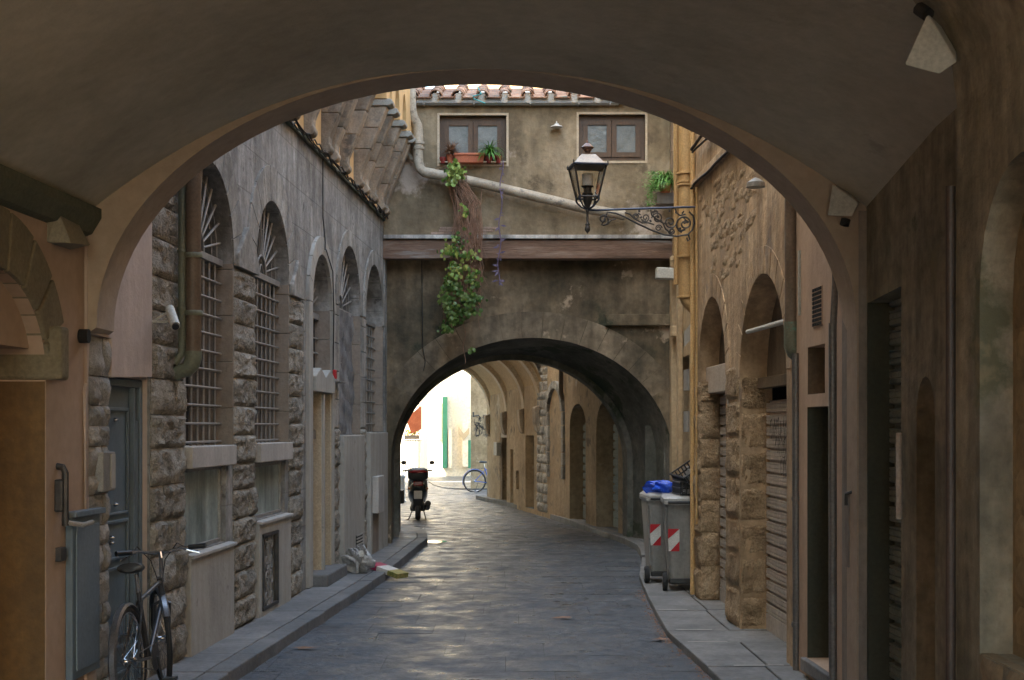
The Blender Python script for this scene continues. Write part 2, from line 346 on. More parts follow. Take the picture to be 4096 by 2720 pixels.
def tag(o, label=None, cat=None, group=None, kind=None):
    if label: o['label'] = label
    if cat: o['category'] = cat
    if group: o['group'] = group
    if kind: o['kind'] = kind
    return o
def thing(name, label, cat, loc=(0, 0, 0), group=None, rz=0):
    o = bpy.data.objects.new(name, None); COL.objects.link(o); o.location = loc; o.rotation_euler = (0, 0, rz); o.empty_display_size = .2
    return tag(o, label, cat, group)
def copy_tree(o, parent=None):
    c = o.copy(); COL.objects.link(c)
    if parent is not None: c.parent = parent; c.matrix_parent_inverse = o.matrix_parent_inverse.copy()
    for ch in [x for x in list(bpy.data.objects) if x.parent == o]: copy_tree(ch, c)
    return c
def arch_poly(u0, u1, z0, zs, rise, n=14):
    c = (u0+u1)/2; a = (u1-u0)/2
    return [(u0, z0)]+[(c-a*math.cos(math.pi*i/n), zs+rise*math.sin(math.pi*i/n)) for i in range(n+1)]+[(u1, z0)]
def rect(u0, u1, z0, z1): return [(u0, z0), (u0, z1), (u1, z1), (u1, z0)]
def kmap(pts):
    def f(y):
        if y <= pts[0][0]: return pts[0][1]
        for (a, b), (c, d) in zip(pts, pts[1:]):
            if y <= c:
                t = (y-a)/(c-a); return lerp(b, d, t)
        return pts[-1][1]
    return f
# stone block meshes of unit size: u (along wall, y), z, and depth along +x
def rock_mesh(i, mat, nu=13, nz=9, bulge=.024, rough=.014, edge=.08):
    rnd = random.Random(100+i); b = MB(); ph = [rnd.uniform(0, 6) for _ in range(6)]
    for a in range(nu+1):
        for c in range(nz+1):
            u = a/nu; z = c/nz
            eu = min(u, 1-u)/edge; ez = min(z, 1-z)/edge
            m = min(1, eu)*min(1, ez); m = m**.45 if m > 0 else 0
            dx = m*bulge*(1+.25*math.sin(5*u+ph[0])+.25*math.sin(6*z+ph[1]))+(m > 0)*rnd.uniform(-rough, rough)
            b.v.append((dx, .985*(u-.5)+(rnd.uniform(-.008, .004) if m == 0 else rnd.uniform(-.02, .02)), .965*(z-.5)+(rnd.uniform(-.02, .0) if m == 0 else rnd.uniform(-.025, .025))))
    for a in range(nu):
        for c in range(nz):
            k = a*(nz+1)+c; b.f.append((k, k+1, k+nz+2, k+nz+1))
    # skirt back
    n = len(b.v); ring = [a*(nz+1) for a in range(nu+1)]+[nu*(nz+1)+c for c in range(1, nz+1)]+[a*(nz+1)+nz for a in range(nu-1, -1, -1)]+[c for c in range(nz-1, 0, -1)]
    for r_ in ring: x, y, z = b.v[r_]; b.v.append((x-.06, y, z))
    m = len(ring)
    for i2 in range(m): b.f.append((ring[i2], ring[(i2+1) % m], n+(i2+1) % m, n+i2))
    return b.mesh('stone', mat, 20)
ROCKL = [rock_mesh(i, 'rustic') for i in range(9)]
ROCKR = [rock_mesh(20+i, 'rightstone', bulge=.022, rough=.008, edge=.09) for i in range(6)]
RUB = [rock_mesh(40+i, 'rubble', nu=6, nz=5, bulge=.024, rough=.012, edge=.2) for i in range(5)]
DIMB = [rock_mesh(60+i, 'dimstone', nu=5, nz=4, bulge=.016, rough=.005, edge=.1) for i in range(4)]
RUBR = [rock_mesh(80+i, 'rightstone', nu=5, nz=4, bulge=.03, rough=.012, edge=.3) for i in range(5)]
def stone_rows(parent, mp, meshes, u0, u1, z0, z1, rh, d=0.0, flip=False, split=.6, depth=1.0, jit=.03, name='stone', maxlen=None):
    z = z0; k = 0
    n = max(1, round((z1-z0)/rh)); hs = [1+random.uniform(-jit*3, jit*3) for _ in range(n)]; tot = sum(hs)
    for i in range(n):
        h = (z1-z0)*hs[i]/tot; W = abs(u1-u0)
        cuts = [0, 1]
        if maxlen:
            q = max(1, round(W/maxlen)); off = random.uniform(-.5, .5)/q
            cuts = [0]+[min(.97, max(.03, (j+.5*(i % 2)*.8+off*.4)/q)) for j in range(1, q)]+[1]
        elif random.random() < split: cuts = [0, random.choice([.35, .42, .6, .66]), 1]
        for a, b in zip(cuts, cuts[1:]):
            ua, ub = lerp(u0, u1, a), lerp(u0, u1, b)
            p = mp((ua+ub)/2, d+random.uniform(-.006, .008), z+h/2)
            ang = math.atan(-.0549) if mp is WL else (math.atan(.035) if mp is WR else math.atan(.19))
            o = put(random.choice(meshes), name, parent, p, (0, 0, ang if not flip else math.pi+ang), (depth, abs(ub-ua), h))
        z += h
# ================================================================== GROUND
kL = kmap([(3, -2.66), (11, -2.13), (17.9, -1.64), (22.0, -1.5), (24.2, -1.42), (25.0, -1.5)])
kR = kmap([(2, 1.75), (8, 1.66), (11.03, 1.55), (13.2, 1.44), (15.5, 1.50), (18.2, 1.62), (21.2, 1.93), (22.6, 1.99), (23.9, 1.90), (27, 1.40), (31.65, .676), (36.1, -.22), (38.3, -.82), (39.2, -1.0)])
g = MB(); g.add([(-90, -60, -.06), (90, -60, -.06), (90, 160, -.06), (-90, 160, -.06)], [(0, 1, 2, 3)])
tag(g.build('ground', 'ground'), kind='structure')
road = MB(); road.add([(-2.9, -8, -.007), (2.6, -8, -.007), (2.6, 31, -.007), (1, 40, -.007), (-5, 40, -.007), (-2.9, 26, -.007)], [(0, 1, 2, 3, 4, 5)])
road = tag(road.build('road', 'dirt'), kind='structure')
rs = MB(); y = -2.0; rnd = random.Random(3)
while y < 62:
    dy = rnd.uniform(.5, .8); x = -3.0 if y < 26 else -9.0; xe = 2.4 if y < 26 else max(-1.0, 2.4-.2*(y-26))
    x += rnd.uniform(-.5, 0)
    while x < xe:
        dx = rnd.uniform(.45, 1.1); g_ = .0022
        tx, ty, h = rnd.gauss(0, .0012), rnd.gauss(0, .0022), rnd.gauss(0, .0006)
        nx = 4; ny = 3; vs = []; dome = rnd.uniform(.001, .005)
        for i in range(nx+1):
            for j in range(ny+1):
                u, v = i/nx, j/ny
                z = h+tx*(u-.5)*2+ty*(v-.5)*2+dome*(1-(2*u-1)**4)*(1-(2*v-1)**4)+rnd.gauss(0, .0007)
                if i in (0, nx) or j in (0, ny): z -= .0012
                vs.append((x+g_+(dx-2*g_)*u, y+g_+(dy-2*g_)*v+.012*math.sin(x*1.7+y), z))
        fs = [(i*(ny+1)+j, (i+1)*(ny+1)+j, (i+1)*(ny+1)+j+1, i*(ny+1)+j+1) for i in range(nx) for j in range(ny)]
        n = len(vs); ring = [j for j in range(ny+1)]+[i*(ny+1)+ny for i in range(1, nx+1)]+[nx*(ny+1)+j for j in range(ny-1, -1, -1)]+[i*(ny+1) for i in range(nx-1, 0, -1)]
        for r_ in ring: vs.append((vs[r_][0], vs[r_][1], -.03))
        for i2 in range(len(ring)): fs.append((ring[i2], ring[(i2+1) % len(ring)], n+(i2+1) % len(ring), n+i2))
        rs.add(vs, fs); x += dx
    y += dy
tag(rs.build('paving_slabs', 'road', road, smooth=True), 'worn grey flagstones polished by tyres', kind='stuff')
# left pavement
HL, HR = .11, .07
lp = MB(); ys = [-3]+[3+i for i in range(22)]+[25]
vs = []
for yy in ys: vs += [(-3.4+.0549*yy-.2, yy, HL-.02), (kL(yy)-.03, yy, HL-.02), (kL(yy)-.03, yy, -.05)]
lp.add(vs, [(3*i, 3*i+1, 3*i+4, 3*i+3) for i in range(len(ys)-1)]+[(3*i+1, 3*i+2, 3*i+5, 3*i+4) for i in range(len(ys)-1)])
pavL = tag(lp.build('pavement', 'dirt'), kind='structure')
def quad_slab(mb, p, z0, z1):  # p four xy corners
    v = [(a, b, z0) for a, b in p]+[(a, b, z1) for a, b in p]
    mb.add(v, [(0, 1, 2, 3), (4, 5, 6, 7), (0, 1, 5, 4), (1, 2, 6, 5), (2, 3, 7, 6), (3, 0, 4, 7)])
y = 3.0; rnd = random.Random(5)
while y < 24.9:
    dy = rnd.uniform(.75, 1.15); y1 = min(y+dy, 25.0); j = .005; h = rnd.uniform(-.004, .004)
    kb = MB(); quad_slab(kb, [(kL(y)-.17, y+j), (kL(y)+.01*rnd.random(), y+j), (kL(y1)+.01*rnd.random(), y1-j), (kL(y1)-.17, y1-j)], -.05, HL+h)
    kb.build('kerbstone', 'kerb', pavL, bevel=.012)
    kb = MB(); quad_slab(kb, [(-3.35+.0549*y, y+j), (kL(y)-.18, y+j), (kL(y1)-.18, y1-j), (-3.35+.0549*y1, y1-j)], -.05, HL+h*.5)
    kb.build('paving_slab', 'pave', pavL, bevel=.006); y = y1
# rounded end of the left pavement past the bridge
arcp = [(-2.4, 25.0), (-1.5, 25.0), (-1.55, 25.7), (-1.72, 26.4), (-2.0, 27.2), (-2.4, 28.2), (-2.8, 29.4), (-3.6, 30.5), (-6, 31.5), (-6, 26.0), (-2.4, 25.9)]
e = MB(); n = len(arcp); e.add([(a, b, -.05) for a, b in arcp]+[(a, b, HL) for a, b in arcp], [tuple(range(n)), tuple(range(n, 2*n))]+[(i, (i+1) % n, n+(i+1) % n, n+i) for i in range(n)])
e.build('pavement_end', 'pave', pavL, bevel=.01)
# right pavement
rp = MB(); ys = [-3, 2]+[3+i for i in range(36)]+[39.2]; vs = []
def wr_x(yy):
    return 3.1 if yy < 23 else lerp(3.1, WF(26, -.3, 0).x, (yy-23)/3) if yy < 26 else WF(yy, -.3, 0).x
for yy in ys: vs += [(wr_x(yy), yy, HR-.02), (kR(yy)+.03, yy, HR-.02), (kR(yy)+.03, yy, -.05)]
rp.add(vs, [(3*i, 3*i+1, 3*i+4, 3*i+3) for i in range(len(ys)-1)]+[(3*i+1, 3*i+2, 3*i+5, 3*i+4) for i in range(len(ys)-1)])
pavR = tag(rp.build('pavement', 'dirt'), kind='structure')
y = 3.0; n_ = 0
cuts = [3.0, 4.4, 5.9, 7.3, 8.7, 10.0, 11.25, 12.5, 13.25, 14.7, 16, 17.2, 18.3]
while cuts[-1] < 38.5: cuts.append(cuts[-1]+rnd.uniform(.9, 1.3))
for y, y1 in zip(cuts, cuts[1:]):
    j = .007; h = rnd.uniform(-.006, .006); far = y > 20
    xs = lambda q: kR(q)
    kb = MB()
    if far: quad_slab(kb, [(xs(y), y+j), (xs(y)+.19, y+j), (xs(y1)+.19, y1-j), (xs(y1), y1-j)], -.05, HR+.04+h); kb.build('kerbstone', 'kerb', pavR, bevel=.012)
    o0 = .2 if far else 0
    m0, m1 = (xs(y)+o0+.008, xs(y1)+o0+.008); hh = HR+(.035 if far else 0)+h*.6
    if 12.5 < y < 20 or y < 12.5:
        q0, q1 = 2.02, 2.0
        if y > 18: q0 = q1 = 2.3
        kb = MB(); quad_slab(kb, [(m0, y+j), (q0, y+j), (q1, y1-j), (m1, y1-j)], -.05, hh); kb.build('paving_slab', 'pave', pavR, bevel=.01)
        kb = MB(); quad_slab(kb, [(q0+.01, y+j), (3.0, y+j), (3.0, y1-j), (q1+.01, y1-j)], -.05, hh+.006); kb.build('paving_slab', 'pave', pavR, bevel=.008)
    else:
        kb = MB(); quad_slab(kb, [(m0, y+j), (wr_x(y)+.1, y+j), (wr_x(y1)+.1, y1-j), (m1, y1-j)], -.05, hh); kb.build('paving_slab', 'pave', pavR, bevel=.008)

# ================================================================== NEAR VAULTED PASSAGE
pas = thing('vaulted_passage', 'dim plastered vault overhead framing the whole street view', 'archway', (0, 9.3, 2.6))
CX, AA, ZS, BB, Y0, Y1 = -.227, 2.447, 2.6, 1.66, 9.15, 9.55
def ringz(x):
    t = min(1, abs(x-CX)/AA); return ZS+BB*math.sqrt(max(0, 1-t*t))
def ring_pts(n=48): return [(CX-AA*math.cos(math.pi*i/n), ZS+BB*math.sin(math.pi*i/n)) for i in range(n+1)]
XMAP = lambda u, d, z: Vector((u, d, z))
ringp = [(-2.9, 2.45), (-2.9, 6), (2.6, 6), (2.6, 0), (CX+AA, 0)]+ring_pts()[::-1]
b = MB(); b.prism(XMAP, ringp, Y0, Y1); arch = b.build('arch_ring', 'ring', pas, smooth=True)
v = MB(); nu = 60; yv = [3.0, 4, 6, 6.8, 7.3, 7.8, 8.3, 8.8, 9.149]
def spr_r(y):  # springing on the right rises toward the camera (groin)
    return 3.36+.28*min(1, max(0, (9.15-y)/1.6))
for yy in yv:
    for i in range(nu+1):
        t = -1+2*i/nu
        xl = -3.25+.0549*yy-.02; xr = 2.6-.035*yy+.02
        x = lerp(xl, xr, (t+1)/2)
        sp = 3.31 if t < 0 else spr_r(yy)
        z = sp+(4.262-sp)*(1-abs(t)**2.15)
        v.v.append((x, yy, z))
for a in range(len(yv)-1):
    for i in range(nu): v.f.append((a*(nu+1)+i, a*(nu+1)+i+1, (a+1)*(nu+1)+i+1, (a+1)*(nu+1)+i))
v.build('vault', 'vault', pas, smooth=True)
m = MB(); m.box((0, 6.1, 7.0), (9, 6.1, 4.4)); m.build('upper_storeys', 'ashlar', pas)
# iron rings and eye hooks set in the vault
for (x, y, Y) in ((1979, 270, 8.6), (2155, 290, 7.9), (1024, 92, 8.6)):
    xx = (x-1180)/F*Y
    p = at(x, y, Y); rr = MB(); rr.torus(p, .022, .006, 'y', 16, 6); rr.build('ring', 'cable', pas, smooth=True)
# left side wall of the passage with a stone-arched doorway
dl, dr = yl(-160), yl(105)
lw = thing('passage_side_wall', 'ochre plastered side wall at far left with arched doorway under the vault', 'wall', (WL(8, 0, 0)))
cu = (dl+dr)/2
z_sp = lz(105, 868)
hole = arch_poly(dl, dr, -.02, z_sp, lz(0, 628)-z_sp+.02)
b = MB(); b.prism(WL, rect(3.0, 9.14, -.1, 3.6), 0, -.5, [hole]); b.build('wall', 'vault_l', lw)
# arch surround voussoirs
rO = 1.0; na = 9; a_in = (dr-dl)/2; rise = lz(0, 628)-z_sp+.02
for i in range(na):
    a0 = math.pi*i/na; a1 = math.pi*(i+1)/na-.03; pl = []
    for k in range(4): a = lerp(a0, a1, k/3); pl.append((cu-a_in*math.cos(a), z_sp+rise*math.sin(a)))
    for k in range(4): a = lerp(a1, a0, k/3); pl.append((cu-(a_in+.3)*math.cos(a), z_sp+(rise+.34)*math.sin(a)))
    b = MB(); b.prism(WL, pl, -.48, .03); b.build('voussoir', 'surround', lw, bevel=.01)
b = MB(); b.hexa(WL, dr-.02, dr+.12, z_sp-.02, z_sp+.3, -.3, .1); b.build('impost', 'surround', lw, bevel=.02)
dr_ = thing('wooden_door', 'dim orange brown door leaf inside the far left arched doorway', 'door', WL(cu, -.4, 0))
b = MB(); b.hexa(WL, dl, dr-.004, 0, lz(60, 800), -.36, -.30); b.build('leaf', 'wooddoor', dr_)
b = MB(); b.hexa(WL, dl, dr-.004, lz(60, 800)+.005, z_sp+rise, -.40, -.085); b.build('fanlight', 'vault_l', dr_)
b = MB(); b.hexa(WL, dr-.008, dr-.001, 0, z_sp-.03, -.5, -.004); b.build('reveal', 'ochredark', dr_)
# springing moulding on the left
b = MB(); pr = [(0, 3.18), (.05, 3.2), (.11, 3.3), (.11, 3.36), (0, 3.4)]
for k in range(2):
    pass
vs = [WL(u, d, z) for u in (3.0, 9.14) for d, z in pr]; n = len(pr)
b.add(vs, [tuple(range(n)), tuple(range(n, 2*n))]+[(i, (i+1) % n, n+(i+1) % n, n+i) for i in range(n)]); b.build('springing_moulding', 'moulding', lw)
# iron wall bracket, lock box, hole, on plaster strip
t = thing('iron_bolt_bracket', 'black iron door bolt with lever on plaster beside the far left doorway', 'bracket', WL(yl(130), 0, 1.5))
yb = yl(131)
b = MB(); b.tube([WL(yb, .05, lz(131, 1212)), WL(yb, .05, lz(131, 1090)), WL(yb, .035, lz(131, 1078)), WL(yb, -.01, lz(131, 1075))], .022, 8); b.build('rod', 'darkiron', t, smooth=True)
b = MB(); b.hexa(WL, yb-.045, yb+.045, lz(131, 1180), lz(131, 1105), -.005, .05); b.build('housing', 'darkiron', t, bevel=.012)
b = MB(); b.tube([WL(yb, .05, lz(131, 1205)), WL(yb+.06, .14, lz(131, 1212)), WL(yb+.16, .16, lz(131, 1208))], .016, 8); b.build('lever', 'iron', t, smooth=True)
t = MB(); t.hexa(WL, yl(127), yl(140), lz(133, 1294), lz(133, 1262), -.01, .035)
t = tag(t.build('doorbell_box', 'darkiron', bevel=.006), 'small dark bell plate low on plaster beside the iron bolt', 'doorbell')

# ================================================================== PINK PLASTER HOUSE (left, steel door)
ph = thing('plaster_house', 'pink plastered house front with rubble jamb and blue steel door on the left', 'building', WL(9.9, 0, 0))
yA, yB = 9.14, 10.50
ytop = lz(220, 775)
dhole = rect(yl(250), yl(345)-.01, .05, lz(300, 872))
b = MB(); b.prism(WL, rect(yA, yB, -.1, 12), -.02, -.35, [dhole]); b.build('wall', 'pink', ph)
b = MB(); b.prism(WL, [(yA, -.1), (yA, 4.3), (yB-.005, 4.3), (yB-.005, lz(345, 870)), (yl(250), lz(250, 870)), (yl(250), ytop), (yl(200), ytop), (yl(197), lz(197, 870)), (yl(190)+.0, lz(195, 900)), (yl(200), 1.2), (yl(215), 1.1), (yl(215), -.1)], -.019, .02); b.build('plaster_coat', 'pink', ph, bevel=.006)
stone_rows(ph, WL, RUB, yl(203), yl(250), .1, ytop, .17, d=-.004, maxlen=.2, depth=.8, jit=.14)
hp = lz(183, 775)
b = MB(); b.lathe([(.045, 0), (.045, .06)], WL(yl(183), .0, hp), 14, Matrix.Rotation(R(90), 3, 'Y')); b.build('vent_hole', 'void', ph)
b = MB(); b.hexa(WL, 3.1, 10.49, 4.7, 14.3, -6, -.2); b.hexa(WL, 3.1, 10.49, -.1, 4.7, -6, -.55); b.build('sun_block_mass', 'pink', ph)  # unseen house body, sized to keep sun off the right-hand wall
sdoor = thing('steel_door', 'slate blue steel door with raised panels beside rubble stone jamb', 'door', WL(yl(297), 0, .1))
da, db_, dz = yl(250), yl(345)-.012, lz(300, 872)
b = MB(); b.hexa(WL, da, db_, .12, dz-.002, -.12, -.09); b.build('leaf', 'bluedoor', sdoor)
for (u0, u1, z0, z1) in ((da, da+.05, .12, dz-.004), (db_-.05, db_, .12, dz-.004), (da+.05, db_-.05, dz-.06, dz-.004), (db_-.19, db_-.16, .12, dz-.06), (db_-.14, db_-.11, .12, dz-.3)):
    b = MB(); b.hexa(WL, u0, u1, z0, z1, -.09, -.05); b.build('frame_bar', 'bluedoor', sdoor, bevel=.006)
pz = [(lz(270, 1195), lz(270, 935)), (lz(270, 1300), lz(270, 1200)), (.45, lz(270, 1310)), (.2, .43)]
for z0, z1 in pz:
    u0, u1 = da+.08, db_-.24
    for (a, b_, c, d) in ((u0, u1, z1-.035, z1-.01), (u0, u1, z0+.01, z0+.03), (u0, u0+.02, z0+.03, z1-.035), (u1-.02, u1, z0+.03, z1-.035)):
        b = MB(); b.hexa(WL, a, b_, c, d, -.09, -.07); b.build('moulding', 'bluedoor', sdoor, bevel=.005)
for (x, y) in ((270, 970), (292, 968), (270, 1165), (292, 1163), (283, 1240), (283, 1252)):
    b = MB(); p = WL(yl(x), -.08, lz(x, y)); b.lathe([(.014, -.01), (.016, .0), (.008, .018)], p, 10, Matrix.Rotation(R(90), 3, 'Y')); b.build('stud', 'chrome', sdoor, smooth=True)
ic = thing('intercom_box', 'grey metal intercom box on the rubble jamb left of steel door', 'intercom', WL(yl(232), 0, 1.6))
b = MB(); b.hexa(WL, yl(217), yl(245), lz(232, 1132), lz(232, 1042), .0, .06); b.build('housing', 'iron', ic, bevel=.006)
b = MB(); b.hexa(WL, yl(233), yl(243), lz(232, 1126), lz(232, 1047), .061, .068); b.build('panel', 'greyplaster', ic)
hz = thing('meter_hatch', 'slate blue metal meter hatch low on the pink wall at left', 'hatch', WL(yl(182), 0, .3))
ha, hb = yl(150), yl(214); z0h, z1h = lz(182, 1555), lz(182, 1188)
b = MB(); b.hexa(WL, ha, hb, z0h, z1h, -.0, .045); b.build('frame', 'bluedoor', hz, bevel=.006)
b = MB(); b.hexa(WL, ha+.05, hb-.05, z0h+.05, z1h-.06, .046, .056); b.build('door_leaf', 'blueshaft', hz, bevel=.004)
b = MB(); b.hexa(WL, ha-.02, hb+.03, z1h-.0, z1h+.035, -.0, .075); b.build('top_rail', 'blueshaft', hz, bevel=.004)

# ================================================================== LEFT STONE PALACE
pal = thing('stone_palace', 'grey rusticated stone palace with tall barred arched windows on the left', 'building', WL(16, 0, 0))
WIN = [dict(u=(yl(428), yl(537)), s=3.45, z0=lz(476, 1052), ap=4.23, kind='a'), dict(u=(yl(588), yl(665)), s=3.50, z0=lz(625, 1042), ap=4.27, kind='a'),
       dict(u=(yl(715), yl(760)), s=3.42, z0=.12, ap=4.04, kind='d'), dict(u=(yl(780), yl(830)), s=3.54, z0=1.87, ap=4.41, kind='n'),
       dict(u=(yl(842), yl(882)), s=3.55, z0=1.9, ap=4.41, kind='g')]
UE, ZT = 22.4, 5.22
holes = []
for q in WIN:
    q['hole'] = arch_poly(q['u'][0], q['u'][1], q['z0'], q['s'], q['ap']-q['s'], 18); holes.append(q['hole'])
# panels below the first two windows are openings as well
P1 = rect(yl(426), yl(523)-.02, lz(476, 1262), lz(476, 1076)); P2 = rect(yl(588), yl(658), lz(625, 1190), lz(625, 1066))
b = MB(); b.prism(WL, rect(10.505, UE, -.1, ZT), -.008, -.45, holes+[P1, P2]); b.build('wall', 'ashlar', pal)
b = MB(); b.hexa(WL, 10.505, UE, -.1, 14.3, -3.2, -.6); b.build('inner_mass', 'void', pal)
# jamb reveals are brown dressed stone: blocks lining the far jamb
def reveal(q, dp):
    u0, u1 = q['u']; z = q['z0']
    hgt = .42
    while z < q['s']-.05:
        z1 = min(z+hgt, q['s'])
        b = MB(); b.hexa(WL, u1-.02, u1+.0015, z+.003, z1-.003, -.44, .004); b.build('jamb_stone', 'reveal', pal, bevel=.004)
        z = z1
for q in WIN: reveal(q, .4)
# voussoirs
for q in WIN:
    u0, u1 = q['u']; c = (u0+u1)/2; a = (u1-u0)/2; rs_ = q['ap']-q['s']
    ro = .36 if q['kind'] in 'a' else .22
    n = 11 if q['kind'] == 'a' else 9
    mt = 'greyplaster' if q['kind'] == 'd' else 'vouss'
    for i in range(n):
        a0 = math.pi*i/n+.006; a1 = math.pi*(i+1)/n-.006; pl = []
        for k in range(4): t_ = lerp(a0, a1, k/3); pl.append((c-(a+.001)*math.cos(t_), q['s']+(rs_+.001)*math.sin(t_)))
        for k in range(4): t_ = lerp(a1, a0, k/3); pl.append((c-(a+ro)*math.cos(t_), q['s']+(rs_+ro)*math.sin(t_)))
        b = MB(); b.prism(WL, pl, -.2, .012 if q['kind'] != 'd' else .035); b.build('voussoir', mt, pal, bevel=.004)
# grey plaster frame of door bay
q = WIN[2]; u0, u1 = q['u']
for (a_, b_) in ((u0-.22, u0), (u1, u1+.16)):
    b = MB(); b.hexa(WL, a_, b_, .12, q['s']-.005, -.2, .034); b.build('door_surround', 'greyplaster', pal, bevel=.006)
# rusticated piers
stone_rows(pal, WL, ROCKL, 10.52, yl(426)-.01, .12, 3.9, .262, split=.55)
stone_rows(pal, WL, ROCKL, yl(537)+.01, yl(588)-.01, .12, 3.42, .262, split=.25)
stone_rows(pal, WL, ROCKL, yl(665)+.01, yl(695)-.02, .12, 3.38, .262, split=.3)
stone_rows(pal, WL, ROCKL, yl(762)+.1, yl(780)-.02, .12, 1.95, .27, split=.1)
stone_rows(pal, WL, ROCKL, yl(830)+.02, yl(842)-.02, .12, 1.95, .27, split=.0)
# smooth cap stones above the piers
for (a_, b_, zz) in ((yl(537)+.03, yl(588)-.03, 3.43), (yl(665)+.03, yl(695)-.03, 3.39)):
    b = MB(); b.prism(WL, [(a_, zz), (a_, zz+.12), ((a_+b_)/2, zz+.42), (b_, zz+.12), (b_, zz)], -.01, .05); b.build('pier_cap', 'vouss', pal, bevel=.015)
# smooth upper pier blocks of bays 4, 5
for (a_, b_) in ((yl(762)+.1, yl(780)-.02), (yl(830)+.02, yl(842)-.02), (yl(697), yl(697)+.12)):
    z = 1.96
    while z < 3.5:
        b = MB(); b.hexa(WL, a_, b_, z+.004, min(z+.36, 3.52)-.004, -.01, .015); b.build('pier_block', 'vouss', pal, bevel=.006); z += .36
# sills, aprons
def win_base(x0, x1, ys0, ys1, pan, apb):
    u0, u1 = yl(x0), yl(x1); s_ = MB(); s_.hexa(WL, u0-.01, u1+.005, lz((x0+x1)/2, ys1), lz((x0+x1)/2, ys0), -.3, .06); s_.build('window_sill', 'sill', pal, bevel=.008)
    p0, p1, z0, z1 = pan[0][0], pan[2][0], pan[0][1], pan[1][1]
    pn = MB(); pn.hexa(WL, p0+.02, p1-.02, z0+.02, z1-.02, -.08, -.07); pn = pn.build('basement_pane', 'glassgreen', pal)
    for (a, b_, c, d) in ((p0, p1, z0, z0+.035), (p0, p1, z1-.035, z1), (p0, p0+.035, z0+.035, z1-.035), (p1-.035, p1, z0+.035, z1-.035)):
        f = MB(); f.hexa(WL, a, b_, c, d, -.09, -.045); f.build('pane_frame', 'iron', pn, bevel=.004)
    a = MB(); pl = [(u0+.0, .1), (u0+.0, z0-.02), (u1-.02, z0-.02), (u1-.02, .1)]
    hl = []
    if apb:
        ga, gb, gz0, gz1 = yl(594), yl(631), .16, lz(612, 1228)
        hl = [rect(ga, gb, gz0, gz1)]
    a.prism(WL, pl, -.06, .045, hl); a.build('apron', 'greyplaster', pal, bevel=.01)
    l = MB(); vs = [WL(u, d, z) for u in (u0, u1-.01) for d, z in ((-.14, z0-.03), (.07, z0-.045), (.07, z0-.015), (-.14, z0+.0))]
    l.add(vs, [(0, 1, 2, 3), (4, 5, 6, 7), (0, 1, 5, 4), (1, 2, 6, 5), (2, 3, 7, 6), (3, 0, 4, 7)]); l.build('apron_top', 'sill', pal, bevel=.006)
    if apb:
        gr = MB()
        for (a_, b_, c, d) in ((ga, gb, gz0, gz0+.03), (ga, gb, gz1-.03, gz1), (ga, ga+.03, gz0, gz1), (gb-.03, gb, gz0, gz1)): gr.hexa(WL, a_, b_, c, d, .01, .055)
        gr = gr.build('basement_grate', 'darkiron', pal)
        bk = MB(); bk.hexa(WL, ga, gb, gz0, gz1, -.3, -.28); bk.build('grate_void', 'void', gr)
        cx_ = (ga+gb)/2; H = gz1-gz0
        for sgn in (-1, 1):
            for k, zc in enumerate([gz0+H*f for f in (.14, .38, .62, .86)]):
                pts = []
                for i in range(26):
                    th = i/25*math.pi*2.6; r_ = .085*(1-i/30)
                    pts.append(WL(cx_+sgn*(.1-r_*math.cos(th)*.9), .03, zc+(1 if k % 2 else -1)*r_*math.sin(th)*1.1))
                sb = MB(); sb.tube(pts, .008, 5); sb.build('scroll', 'iron', gr, smooth=True)
        for sgn in (-1, 1):
            pts = [WL(cx_+sgn*(.012+.05*abs(math.sin(2*math.pi*i/20))), .03, gz0+.03+(H-.06)*i/20) for i in range(21)]
            sb = MB(); sb.tube(pts, .008, 5); sb.build('scroll', 'iron', gr, smooth=True)
win_base(428, 530, 1028, 1076, P1, False)
win_base(588, 662, 1021, 1063, P2, True)
# plain plaster aprons of bays 4 and 5
for (x0, x1, zt) in ((781, 829, 1.86), (843, 884, 1.89)):
    b = MB(); b.hexa(WL, yl(x0), yl(x1), .1, zt, -.2, .07); b.build('apron', 'greyplaster', pal, bevel=.012)
gv = MB(); gv.hexa(WL, yl(808), yl(823), lz(815, 1263), lz(815, 1232), .07, .078); gv = gv.build('vent_grille', 'void', pal)
for i in range(5):
    zz = lerp(lz(815, 1262), lz(815, 1233), i/4.0); b = MB(); b.hexa(WL, yl(808), yl(823), zz-.006, zz+.012, .078, .092); b.build('louvre', 'greyplaster', gv)
b = MB(); b.hexa(WL, yl(847), yl(861), lz(852, 1182), lz(852, 1098), .07, .16); b.build('meter_cover', 'sill', pal, bevel=.01)
b = MB(); b.hexa(WL, yl(847), yl(861), .12, lz(852, 1184), .071, .075); b.build('brown_panel', 'reveal', pal)  # thin browner panel below the meter cover
